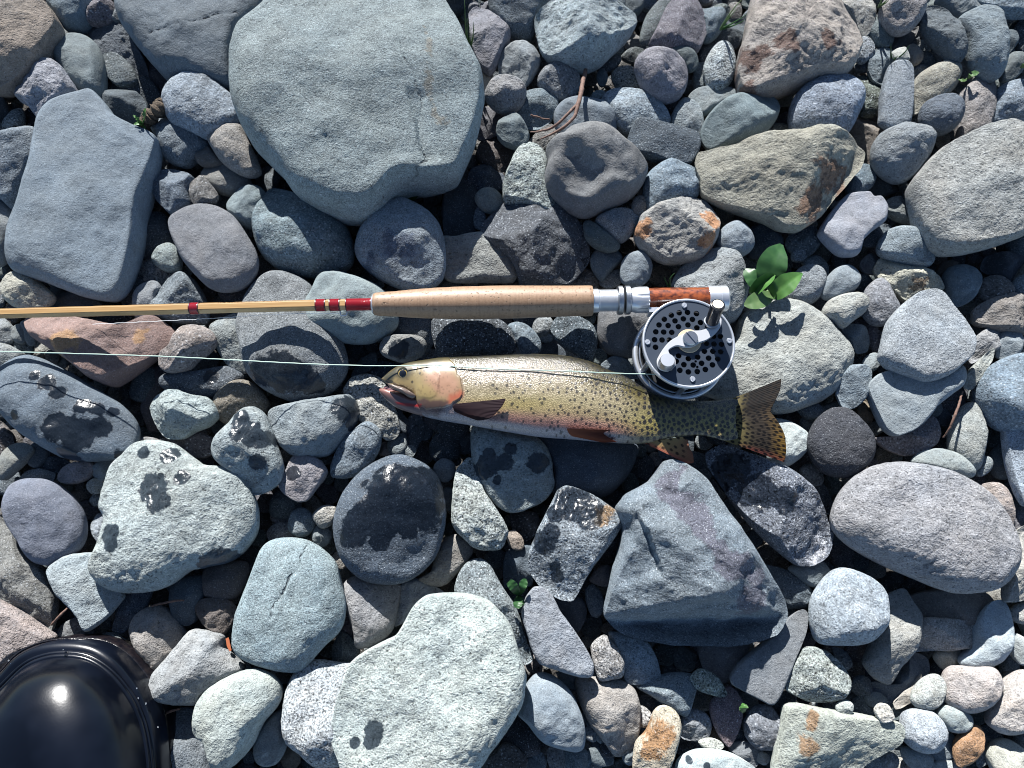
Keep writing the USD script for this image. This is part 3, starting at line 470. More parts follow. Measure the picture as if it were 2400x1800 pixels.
E|1.3|rn|143 151 155|395 1270 440 1245 465 1260 440 1290 400 1290|||
E|1.3|an|156 138 130|255 1250 280 1225 310 1245 300 1270 265 1275|||
E|.8|rn|92 102 115|380 1010 420 1080 445 1170 420 1190 385 1120 370 1050|||
E|.8|rn|92 102 115|430 1100 470 1040 510 1050 500 1110 460 1150|||
E|.8|rn|78 88 98|595 1220 640 1165 720 1170 750 1230 740 1300 660 1330 600 1290|||
E|1|rn|88 93 98|640 1110 700 1080 800 1100 790 1160 700 1180|||
E|1.8|rn|144 152 160|610 1370 660 1325 720 1350 725 1400 690 1450 640 1440|||
E|1.3|rn|130 138 146|665 1540 700 1520 720 1580 700 1630 668 1600|||
E|.8|rn|80 92 104|490 1130 530 1090 570 1110 560 1170 500 1170|||
E|1|rn|102 112 122|415 1215 445 1195 480 1215 460 1245|||
E|1|rn|92 104 116|450 1180 480 1150 505 1180 480 1200|||
E|.8|rn|84 94 104|760 1210 800 1170 840 1180 840 1250 790 1260|||
E|1|fn|98 92 96|550 1060 600 1040 660 1070 610 1110|||
G|3.7|fg|134 145 158|1142 1200 1160 1150 1190 1090 1205 1060 1225 1050 1280 1070 1345 1120 1320 1170 1275 1230 1240 1295 1210 1295 1170 1270 1145 1235|five sided wet stone|five sided grey stone with a brown wet top below the fish's middle|c2=150 120 84 b2=1305,1110,24 wet=1240,1090,36 wet=1270,1110,30 wet=1200,1110,16 wet=1175,1170,22 wet=1190,1150,16 wet=1205,1245,12 wet=1200,1225,10 hf=.6
G|3.9|an|122 137 152|1305 1330 1320 1250 1345 1150 1330 1100 1350 1070 1400 1040 1430 1000 1470 1000 1520 1040 1550 1090 1600 1160 1640 1220 1690 1290 1700 1330 1680 1370 1640 1385 1560 1395 1450 1390 1350 1370|big blue crag|big jagged blue grey crag with a dark purple flank, lower right of centre|pl=1480,1130,1.0,-.7,-.05 pl=1530,1120,.95,1.35,.5 pl=1480,1285,.70,.05,-2.4 c2=104 104 118 b2l=1448,1030,1640,1300,36 step=1432,1245,1376,1100,.008 hf=.9
E|1.6|rn|144 145 147|1680 170 1720 130 1800 95 1810 160 1740 200|||
E|2.6|rn|144 157 171|1810 130 1820 40 1870 -10 1960 -20 2010 60 1990 150 1930 190 1840 180|||
E|2|fn|117 131 142|1620 30 1650 -20 1760 -40 1810 20 1750 80 1690 155 1640 90|||
E|1|rn|128 122 119|1500 150 1560 95 1640 130 1655 180 1600 210 1500 200|||
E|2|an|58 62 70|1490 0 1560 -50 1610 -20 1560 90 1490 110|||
G|2.4|rp|154 159 164|1450 620 1480 570 1530 545 1580 548 1605 590 1612 630 1590 690 1540 700 1470 660|grey stone behind seat|pale grey stone just above the reddish wood of the reel seat|
E|1|rn|92 103 118|1270 620 1330 585 1400 590 1435 630 1430 650 1280 650|||
E|1|rn|102 113 121|80 760 140 680 200 640 210 690 150 740 100 770|||
E|.6|rn|77 88 102|190 720 300 700 350 740 300 790 200 780|||
G|2.2|rp|186 186 179|1590 740 1600 690 1640 660 1700 650 1750 665 1810 720 1838 760 1830 800 1800 845 1730 880 1680 890 1640 870 1560 860 1500 830 1540 780|pale boulder under reel|big cream white boulder under the reel and the leafy plant|hf=.45 pl=1750,830,.6,.5,-1.1
F|2.2|rn|149 155 163|680 250 700 180 760 90 850 70 910 120 905 200 870 270 800 310 720 290|||
F|2.6|rn|148 160 171|900 220 930 150 1000 80 1080 65 1145 120 1130 200 1060 250 950 285 905 260|||
F|2.8|rp|190 187 178|910 350 950 290 1050 250 1150 245 1200 290 1180 360 1100 420 1040 465 980 420 920 390|cream oval|cream oval stone right of the leafy plant|
F|2|rn|149 148 158|1180 250 1210 200 1270 155 1310 190 1350 280 1385 350 1340 420 1270 445 1210 410 1180 360|purple drop stone|mauve teardrop stone between the cream oval and the grey heart|
F|2|ap|208 200 176|1250 90 1280 30 1350 -10 1430 0 1470 50 1560 110 1640 160 1670 220 1560 240 1460 280 1380 220 1290 150|cream wedge|angular cream white wedge with brown flecks on the right|c2=130 110 90 b2=1540,180,50
F|3.8|bn|170 175 184|1285 650 1310 540 1340 420 1420 320 1530 240 1640 215 1700 240 1750 320 1810 400 1850 470 1880 540 1860 640 1780 720 1700 780 1570 815 1440 770 1340 720|grey heart boulder|pale grey heart shaped boulder with a smooth flat top on the right|hf=.4
F|2.8|bn|164 175 184|1200 850 1290 760 1440 770 1600 790 1780 720 1810 780 1790 850 1700 920 1620 980 1560 1060 1480 1130 1380 1165 1310 1120 1260 1020|grey shadowed wedge|pale grey wedge lying in the grey heart boulder's shadow|
F|2|rn|117 138 154|1705 130 1740 80 1830 75 1905 130 1905 200 1860 280 1770 320 1720 250|||
F|2|rn|114 108 107|1920 190 1980 145 2060 145 2120 200 2125 250 2040 270 1970 290 1930 240|||
F|2|ap|158 145 138|1890 360 1930 320 2020 280 2110 258 2212 300 2300 350 2300 480 2150 500 2000 470 1900 430|brown right edge stone|brown stone with a sandy top at the right edge|
F|2|ap|174 171 175|1860 660 1890 560 1970 480 2060 465 2080 500 2050 580 1960 640 1880 690|||
F|2.6|ap|180 182 175|1825 850 1840 770 1900 700 1980 620 2020 600 2010 670 1960 750 1880 860|||
F|2|rn|154 165 175|2050 650 2040 600 2080 490 2140 478 2185 530 2180 600 2130 660|||
F|2.6|rn|122 144 165|1915 880 1930 790 2000 710 2120 650 2212 640 2350 680 2400 900 2350 1100 2212 1150 2080 1130 1990 1050 1930 960|big blue right dome|big blue dome cut by the right edge|
F|2|rn|170 172 168|1740 1240 1760 1080 1820 980 1880 960 1930 1040 1950 1150 1930 1270 1920 1360 1870 1380 1790 1320|pale bone stone|pale upright bone shaped stone left of the big blue dome|
F|3|rp|72 73 84|820 1220 840 1120 900 1030 990 985 1080 1000 1170 1080 1230 1170 1240 1270 1180 1370 1090 1430 960 1420 870 1350|black ball stone|round black stone right of the fish's tail|hf=.6
F|1.8|rn|198 206 206|560 1300 600 1150 590 1070 660 1075 750 1120 810 1180 800 1240 740 1310 650 1360|white tail stone|bright white stone peeping out behind the fish's tail|
F|2.2|rn|170 178 178|1495 1340 1540 1280 1640 1258 1750 1280 1840 1330 1885 1390 1860 1430 1740 1410 1620 1370|||
F|1.6|fn|150 138 143|1240 1180 1400 1170 1560 1060 1620 1050 1650 1150 1620 1220 1530 1270 1440 1285 1330 1250|mauve saucer|mauve saucer shaped stone under the pale grey wedge|
G|3.8|rp|165 161 168|1800 1110 1820 1060 1860 1020 1920 1000 2000 1005 2080 1030 2150 1080 2185 1140 2200 1200 2180 1250 2140 1275 2060 1280 1980 1250 1900 1215 1840 1180 1805 1145|mauve loaf boulder|big mauve grey loaf shaped boulder at lower right|hf=.55
F|2.6|an|168 182 202|2080 1120 2110 1080 2180 1090 2300 1150 2320 1600 2212 1620 2150 1480 2110 1300|light blue edge stone|tall light blue stone at the right edge below the blue dome|
F|1|rn|102 118 128|2010 1360 2020 1280 2090 1230 2120 1350 2100 1420 2040 1420|||
F|1.6|rp|190 168 160|1930 1510 1990 1480 2060 1490 2110 1560 2130 1700 2100 1800 2040 1750|||
J|2|ap|190 182 173|2100 470 2140 230 2170 130 2260 100 2300 500 2200 560 2090 570|cream edge rock|cream rough rock at the right edge below the loaf shaped boulder|
F|1.8|rn|154 164 170|1900 1370 1940 1310 1990 1320 1990 1370 1930 1420|||
F|2.6|fn|134 150 164|1000 880 1030 770 1080 715 1170 710 1220 750 1210 850 1170 930 1110 985 1040 980|blue faceted stone|blue grey faceted stone left of the pale grey wedge|
F|1.6|rn|158 168 174|1175 700 1210 650 1250 640 1275 690 1220 740|||
F|1.6|fn|133 149 163|1040 480 1100 450 1170 470 1195 540 1190 610 1130 620 1100 560|||
F|1|fn|124 118 133|1130 430 1220 430 1310 470 1310 590 1240 600 1190 500|||
F|1.6|rn|102 118 133|750 990 790 950 850 950 895 1000 880 1040 820 1050|||
F|1|rn|134 144 150|780 1060 900 990 1000 950 1020 990 900 1060 830 1140|||
F|1|an|172 149 120|1150 1000 1180 950 1215 980 1215 1060 1170 1050|||
G|2.7|fg|122 127 144|1525 980 1560 960 1600 975 1690 1010 1745 1050 1780 1110 1800 1155 1790 1200 1760 1220 1720 1220 1670 1180 1620 1130 1565 1060 1530 1010|veined wet stone|dark wet slanting stone with a white vein at its lower corner|c2=205 208 215 b2=1790,1180,16 b2=1770,1205,16 wet=1590,1010,34 wet=1640,1060,34 wet=1690,1080,24 wet=1570,1040,20
F|1|rn|154 159 164|780 1390 830 1370 890 1430 880 1470 810 1460|||
F|.8|rn|97 107 117|860 1500 900 1490 930 1560 910 1600|||
F|1|an|97 97 107|1660 950 1720 850 1800 830 1820 900 1770 1000 1690 1010|||
F|.8|rn|77 87 102|1605 1040 1660 990 1720 1040 1690 1090|||
F|1.2|rn|134 144 149|1600 1000 1640 960 1665 985 1640 1020|||
F|1.4|ap|134 136 142|1170 50 1220 0 1265 40 1250 100 1190 90|||
F|1|rn|82 97 107|1130 190 1170 130 1210 170 1190 220|||
F|1.4|rn|134 149 160|790 40 860 15 920 60 925 120 890 90 830 70|||
F|1|rn|142 124 114|1645 150 1680 60 1730 45 1770 60 1710 110 1700 200 1660 190|||
F|1|an|87 94 108|1950 90 1990 10 2150 0 2212 60 2150 170 2080 140|||
F|1.8|rn|128 144 160|2130 210 2212 130 2300 200 2280 290 2180 300|||
F|.6|rn|87 97 107|1080 690 1110 630 1170 650 1180 700|||
H|2|an|140 136 132|-60 60 0 40 50 90 110 200 180 320 280 380 340 520 350 640 320 770 250 720 160 650 0 570 -60 560|brown grey bank stone|rough brown grey stone at the left edge above the boot|
H|2.6|bp|184 160 153|-60 600 0 567 80 610 170 670 250 740 345 820 200 900 80 970 0 1040 -60 1050|pink sparkling slab|pink glittering slab touching the boot's toe at the left edge|
H|2.8|bp|180 191 197|325 380 430 290 560 268 640 280 700 420 795 540 760 600 680 690 570 770 530 680 450 590 390 530|white block|white speckled block wedged under the kidney shaped boulder|
H|1|rn|122 122 127|360 810 440 730 530 700 580 750 570 830|||
H|1.3|rn|117 128 146|745 750 770 680 810 560 870 530 970 500 940 590 880 690 820 755 770 775|||
H|2|rp|172 159 152|860 760 890 680 970 625 1050 620 1120 680 1190 800 1150 890 1080 970 1020 1020 950 940 890 860|tan potato stone|rounded pinkish tan stone above right of the boot|
H|2|rn|92 107 121|1125 640 1120 540 1150 440 1340 430 1330 520 1280 600 1270 690 1210 725 1150 700|||
H|2|rn|119 107 106|1340 530 1350 370 1580 330 1580 450 1530 540 1460 560 1370 545|||
H|2.4|ap|130 114 107|1265 630 1300 570 1400 555 1490 580 1530 640 1500 720 1450 790 1380 770 1300 700|||
H|2.8|rp|170 170 173|975 1130 1010 1040 1120 920 1190 830 1240 770 1310 765 1440 800 1450 880 1540 960 1580 1020 1460 1100 1340 1180 1310 1240 1180 1245 1040 1230 985 1190|lavender hat stone|lavender grey stone like a bent hat right of the boot|
G|3.6|rn|146 169 178|503 1390 510 1330 525 1290 545 1240 570 1180 610 1163 670 1170 720 1210 735 1260 745 1310 735 1360 700 1395 670 1430 650 1450 610 1450 550 1435 515 1415|teal boulder|large teal boulder with wrinkled lower end below the big wet blue egg|hf=.5 crack=660,1180,620,1260,590,1330
H|3.6|rp|186 194 188|1265 1390 1280 1260 1350 1150 1500 1060 1650 1018 1750 1050 1810 1110 1820 1200 1780 1280 1700 1370 1640 1500 1570 1590 1480 1659 1390 1659 1365 1560 1340 1480 1290 1450|white mitten stone|white mitten shaped stone below the teal boulder|
H|2.6|rn|160 165 168|1650 1550 1670 1450 1740 1340 1830 1280 1850 1380 1850 1520 1800 1620 1730 1645 1670 1620|grey finger stone|upright grey finger stone right of the white mitten shaped one|
G|2.8|rg|180 183 188|612 1560 625 1480 660 1430 720 1430 780 1450 780 1560 760 1640 690 1655 650 1625 620 1600|grainy white stone|grainy white stone left of the huge white boulder|
H|2|fn|117 122 124|680 800 740 790 830 850 910 930 990 1010 990 1110 930 1180 850 1080 780 900|dark stone at boot|dark grey stone touching the right side of the boot's toe|
H|1.8|rn|133 142 153|1040 1330 1130 1290 1270 1290 1350 1450 1380 1620 1350 1720 1080 1720|grey dome by boot|grey dome right of the boot at the bottom edge|
H|.8|fn|82 87 97|1000 1230 1100 1240 1140 1280 1080 1310 1020 1300|||
H|1|rn|174 148 120|1840 1600 1860 1520 1900 1560 1925 1610 1880 1650|||
H|1.8|rn|154 162 176|600 90 640 20 670 60 660 200 620 160|||
H|1.8|rn|134 147 157|1880 80 1910 0 1980 -10 2030 70 2000 130 1940 150 1890 120|||
H|1.4|an|144 137 142|1750 130 1800 90 1870 95 1895 140 1840 170 1770 180|||
H|1.6|rn|144 152 156|2035 160 2060 100 2110 90 2140 150 2110 205 2060 210|||
H|2.2|rp|192 183 173|2040 20 2100 -30 2165 -20 2160 50 2100 95 2060 70|||
H|1|rn|154 137 132|1770 40 1820 20 1875 70 1830 80|||
H|1|rn|170 158 148|2170 300 2212 270 2240 320 2212 350|||
H|1|rn|112 121 128|1770 0 1790 -110 1850 -130 1930 -70 1900 20 1840 30|||
I|2|rp|162 157 160|20 500 60 440 150 425 300 470 380 490 350 640 320 760 240 830 110 870 90 760 50 620|grey axe stone|pale mauve stone like an axe head right of the teal boulder|
I|1.8|ap|156 160 171|350 690 370 590 400 480 480 440 600 490 650 530 500 600 450 680 360 730|||
G|4.6|bp|194 203 198|720 1560 735 1500 760 1430 800 1400 860 1370 895 1310 930 1285 1000 1282 1060 1300 1100 1350 1120 1410 1135 1460 1125 1520 1090 1580 1060 1620 1020 1670 950 1700 760 1700 735 1640 718 1600|huge white boulder|huge chalk white boulder at the bottom centre with a few dark spots|hf=.42 wet=805,1580,18 wet=800,1605,14 wet=760,1610,9 dent=960,1440,45,.12
I|2.8|rg|133 144 150|735 500 770 390 830 320 900 303 960 340 1010 430 1070 530 1120 600 1160 700 1200 830 1240 950 1190 990 1150 950 1050 800 900 600 760 560|long green grey stone|long green grey stone behind the huge white boulder's right shoulder|
I|3.5|bp|155 160 174|1170 660 1200 550 1250 490 1310 490 1370 550 1420 650 1500 760 1580 880 1630 980 1620 1060 1540 1065 1400 1020 1290 980 1240 900 1200 770|slanting grey block|long slanting grey block right of the small clover sprout|
I|1.2|an|97 113 130|1080 290 1130 240 1240 240 1230 380 1220 460 1150 450 1070 470|||
I|2.6|rn|149 163 178|1140 1290 1200 1120 1250 1060 1310 1040 1400 1080 1480 1160 1540 1280 1575 1400 1570 1520 1520 1550 1420 1530 1330 1500 1270 1450 1210 1370|smooth blue lens|smooth blue grey lens shaped stone right of the huge white boulder|
I|2.7|rg|166 158 156|1620 880 1650 830 1710 800 1760 850 1800 900 1830 980 1820 1060 1760 1080 1680 1090 1650 1030|||
I|2|fn|154 170 184|1740 790 1850 800 1970 850 2020 930 2060 1060 1990 1090 1900 1105 1850 1090 1810 960|||
I|1.8|rp|178 165 157|1530 1080 1640 1080 1780 1090 1880 1140 1920 1250 1920 1400 1880 1520 1780 1570 1700 1470 1600 1330 1545 1200|tan tongue stone|large pinkish tan stone below the big blue crag, small pebbles beside it|
I|2|rp|162 152 144|505 430 590 380 640 230 720 160 800 190 840 260 800 320 740 390 690 450 640 470 560 460|tan oval below egg|tan oval stone tucked against the big wet blue egg|
I|2.6|rp|215 196 166|1890 1659 1910 1500 1980 1420 2030 1290 2090 1255 2170 1300 2200 1400 2170 1520 2130 1640 2100 1720 1900 1730|cream bread stone|cream and brown loaf like stone at the bottom edge right of centre|c2=170 125 80 b2=2060,1450,90 b2=2000,1560,60
I|1.8|an|114 103 99|860 1620 900 1590 1000 1560 1050 1510 1120 1530 1190 1600 1180 1659 1100 1720 850 1720|||
I|1|rn|82 80 87|1060 1500 1100 1300 1200 1380 1260 1470 1260 1550 1150 1560|||
I|1.8|rn|133 149 160|1920 1130 2000 1090 2150 1055 2290 1070 2270 1200 2230 1310 2160 1280 2040 1200|||
I|1.3|rn|160 160 160|1575 1330 1600 1310 1615 1350 1590 1375|||
I|1.5|rn|134 140 148|1600 1370 1630 1335 1665 1370 1650 1410 1615 1400|||
I|1.5|rn|154 158 164|1585 1410 1620 1390 1655 1430 1640 1475 1600 1460|||
I|1.5|rn|142 150 152|1660 1430 1700 1405 1725 1440 1700 1490 1665 1470|||
I|1.5|rn|62 70 80|1690 1540 1710 1460 1760 1470 1770 1560 1730 1580|||
I|1.3|rn|112 126 134|1615 1560 1650 1540 1735 1580 1740 1620 1680 1625 1630 1600|||
I|1.2|rn|70 78 88|1640 1500 1660 1465 1700 1500 1680 1540 1650 1530|||
I|1.3|bn|160 154 153|1355 1560 1400 1530 1440 1580 1430 1640 1370 1640|||
I|1.3|rn|134 149 157|1450 1570 1540 1545 1600 1590 1580 1650 1480 1655|||
I|1|rn|140 148 154|1260 1600 1290 1580 1310 1620 1290 1650|||
I|1|rn|130 140 146|1185 1640 1230 1615 1280 1640 1270 1680 1190 1680|||
I|1.5|rn|154 166 174|1830 1570 1860 1530 1905 1560 1890 1620 1850 1620|||
I|1.6|rg|176 167 164|1920 1320 1950 1270 2000 1320 1980 1380 1930 1370|||
I|1|fn|112 112 120|1930 1240 1960 1210 2010 1220 2010 1290 1960 1270|||
I|1|an|174 170 164|1600 1640 1640 1605 1665 1640 1650 1680|||
I|.8|rn|134 126 122|1170 1560 1200 1535 1220 1550 1190 1580|||
I|2|rp|178 154 137|1085 150 1120 130 1165 180 1170 230 1120 230 1090 190|||
I|1|an|97 94 100|1110 20 1250 20 1260 110 1200 170 1150 150|||
I|1.6|rn|117 131 146|1590 510 1630 480 1680 540 1695 610 1660 670 1620 650 1600 580|||
I|1.6|rp|168 149 148|1620 440 1660 380 1720 355 1775 410 1770 450 1700 470|||
I|1|rn|102 110 125|1400 590 1520 570 1565 600 1560 690 1520 760 1470 700|||
I|1.2|fn|144 152 159|1410 1050 1480 1060 1540 1080 1520 1130 1460 1110|||
I|1|rn|134 118 128|20 780 20 700 60 640 95 720 90 800|||
I|1.2|an|128 139 146|0 790 50 820 100 900 50 1000 -20 1060 -40 900|||
I|1|rn|164 148 146|1220 1000 1245 950 1280 990 1270 1040|||
J|1|an|146 139 142|130 870 400 850 390 930 320 1040 260 1090 180 1050 140 970|||
J|2.8|bn|138 141 149|310 1070 380 970 540 840 690 690 770 635 810 660 800 780 730 930 680 1060 620 1200 570 1245 460 1190 330 1120|grey blade stone|smooth grey blade shaped stone pointing up, below the big blue crag|hf=.35
J|3|rn|159 170 184|835 690 850 560 920 440 1000 370 1080 370 1200 420 1280 500 1305 620 1290 740 1190 840 1050 860 890 850 850 780|blue white ball stone|large blue white ball stone with a dented foot below the veined one|
J|2|rp|180 176 170|1180 960 1250 830 1300 720 1310 570 1430 510 1490 600 1535 680 1510 800 1470 900 1400 990 1350 1100 1250 1070 1190 1000|pale tan tongue|pale tan tongue stone right of the blue white ball|
J|1.8|an|188 178 171|1500 860 1530 700 1700 700 1910 730 1900 860 1770 880 1620 890 1510 900|pinkish white ledge|pinkish white ledge below the loaf shaped boulder's shadow|
J|1|an|156 142 132|1480 560 1600 520 1800 500 1960 540 2010 620 1920 720 1540 690|||
J|1.9|rn|190 204 215|1800 960 1880 870 1920 720 2000 600 2080 590 2110 680 2115 830 2060 950 1960 1000 1860 1005|pale blue petal stone|very pale blue petal shaped stone near the right edge|
J|2.6|fg|156 163 158|660 1140 700 1000 770 890 840 875 920 900 1000 970 1060 1060 1060 1140 1020 1200 900 1225 790 1215|greenish gem stone|greenish grey faceted stone below the blue white ball|
J|2.8|bp|186 190 177|600 1560 640 1380 660 1260 730 1240 900 1270 1090 1300 1260 1330 1390 1360 1420 1420 1390 1500 1290 1560 1180 1640 1130 1720 600 1720|green white slab|big greenish white slab with a rusty patch at the bottom edge|c2=165 130 95 b2=800,1500,70 b2=850,1350,50 pl=1000,1480,.7,.2,-.9
J|2.6|rn|174 180 191|1425 1400 1440 1310 1510 1280 1600 1290 1660 1340 1690 1430 1660 1530 1580 1560 1490 1530 1430 1460|lilac oval|smooth lilac grey oval left of the orange pebble|
J|2.6|rn|170 180 180|1655 1310 1700 1260 1770 1265 1860 1320 1865 1380 1800 1425 1720 1410|||
J|2.6|rp|205 142 78|1765 1580 1780 1480 1860 1395 1920 1390 1950 1450 1930 1540 1860 1630 1790 1650|orange pebble|bright orange brown pebble near the bottom right corner|
J|2.6|rp|202 184 178|1700 1200 1705 1050 1760 1000 1900 1010 2010 1010 2055 1090 2040 1170 1960 1260 1850 1300 1750 1270|rose stone|rounded rose grey stone at lower right|
J|2.5|rn|191 191 185|1485 1210 1530 1120 1600 1060 1660 1060 1700 1130 1670 1230 1600 1280 1520 1265|||
J|2.6|rp|206 189 181|1975 1350 2050 1190 2120 1070 2240 1030 2300 1200 2280 1380 2130 1440 2040 1420|rose edge stone|large pale rose stone at the right edge near the bottom|
J|1.6|rn|190 196 196|1600 1659 1700 1610 1800 1640 1850 1720 1590 1720|||
J|2|rn|208 202 185|1995 1560 2040 1490 2120 1490 2230 1580 2260 1650 2212 1720 2060 1720 2010 1640|cream corner stone|cream stone in the bottom right corner|
J|1.8|fn|122 125 137|410 1360 480 1270 560 1265 620 1350 630 1430 580 1520 480 1520 420 1450|||
J|1.8|bn|144 118 128|190 1250 240 1180 300 1140 350 1180 375 1260 350 1400 300 1510 240 1440 200 1340|wine red wedge|wine red pointed stone beside a green sprout near the bottom edge|
J|2.5|ag|158 168 154|50 1080 100 1020 160 1030 230 1080 285 1170 260 1200 180 1180 100 1150|||
J|2.6|rn|192 206 208|-40 1620 60 1550 160 1540 300 1560 400 1610 480 1680 400 1740 0 1740|pale blue cap|very pale blue rounded stone cut by the bottom edge|wet=45,1610,18 wet=150,1640,18
J|1.5|fn|127 130 138|310 1540 340 1500 450 1505 500 1560 470 1640 400 1600|||
J|1.5|an|156 158 166|0 1320 80 1290 150 1320 170 1380 150 1450 80 1470 0 1450|||
J|2|rn|203 202 190|115 1490 160 1478 230 1490 255 1520 210 1545 140 1520|||
J|1.2|rn|102 118 133|480 350 600 370 750 440 840 540 840 580 760 605 650 590 560 460|||
J|1.8|rn|134 147 156|700 360 880 320 945 400 900 465 830 470 760 420|||
J|1|fn|123 136 154|1350 1200 1420 1070 1480 930 1570 960 1580 1040 1500 1130 1400 1220 1320 1230 1210 1190 1230 1110 1310 1100|||
J|3.5|bn|208 198 186|1250 1290 1280 1245 1330 1255 1365 1340 1290 1360|||
J|3.3|rn|186 191 185|1000 1260 1050 1220 1100 1250 1080 1310 1020 1310|||
J|1|rn|112 123 134|1110 1120 1160 1080 1200 1110 1195 1190 1130 1160|||
J|1.6|rn|176 184 186|1430 1530 1500 1540 1600 1580 1590 1650 1500 1655 1440 1590|||
J|1.6|rn|154 166 176|1620 1580 1690 1440 1750 1460 1760 1540 1710 1590|||
J|1.4|rn|170 168 168|1280 1640 1330 1580 1375 1600 1360 1650|||
J|1.4|rn|166 172 174|1190 1640 1260 1600 1310 1640 1300 1680|||
J|1.3|fn|154 160 165|1920 1600 1960 1490 2000 1500 1980 1590 1930 1640|||
J|1.5|rn|198 192 182|490 1600 510 1565 550 1590 530 1625|||
J|1|rn|120 130 138|500 1550 560 1535 580 1570 540 1590|||
J|1|rn|123 134 144|980 890 1040 920 1080 980 1040 1000 1000 930|||
J|1|rn|102 113 124|350 1440 390 1390 415 1450 410 1500 350 1500|||
J|1|rn|118 128 136|590 1240 640 1210 660 1250 620 1300|||
J|1.3|rn|190 184 168|1650 930 1720 880 1790 920 1780 970 1710 1005 1660 960|||
J|1.7|rn|190 195 195|2120 850 2160 800 2230 850 2260 930 2200 980 2140 910|||
J|1.5|rp|194 188 182|2120 660 2200 600 2270 620 2270 700 2180 710|||
J|1|rn|172 134 102|180 1420 215 1430 230 1480 190 1480|||
J|1|rn|102 113 118|1100 1260 1160 1210 1220 1270 1180 1320 1120 1310|||
J|1.2|rn|134 147 155|1200 1200 1260 1190 1310 1220 1290 1240 1220 1240|||
J|1.5|an|196 182 168|1380 1230 1480 1140 1540 1060 1520 1170 1440 1250 1390 1270|||
J|1|rn|112 129 134|1350 1270 1440 1270 1430 1320 1370 1330|||"""
def star_center(P):
    c = np.array(Polygon(P).buffer(0).representative_point().coords[0]); pol = Polygon(P).buffer(0)
    if pol.geom_type == 'MultiPolygon': pol = max(pol.geoms, key=lambda q: q.area)
    g0 = np.array(pol.centroid.coords[0])
    return g0 if pol.contains(Point(g0)) else c
def lowpass(P, k=3):
    F = np.fft.fft(P[:, 0]+1j*P[:, 1]); n = len(P); m = np.zeros(n); m[:k+1] = 1; m[-k:] = 1
    q = np.fft.ifft(F*m); return np.stack([q.real, q.imag], 1)
EXP = {'r': 2.0, 'b': 3.6, 'f': 2.7, 'a': 2.6}
HF = {'r': 1.0, 'b': .60, 'f': .92, 'a': .88}
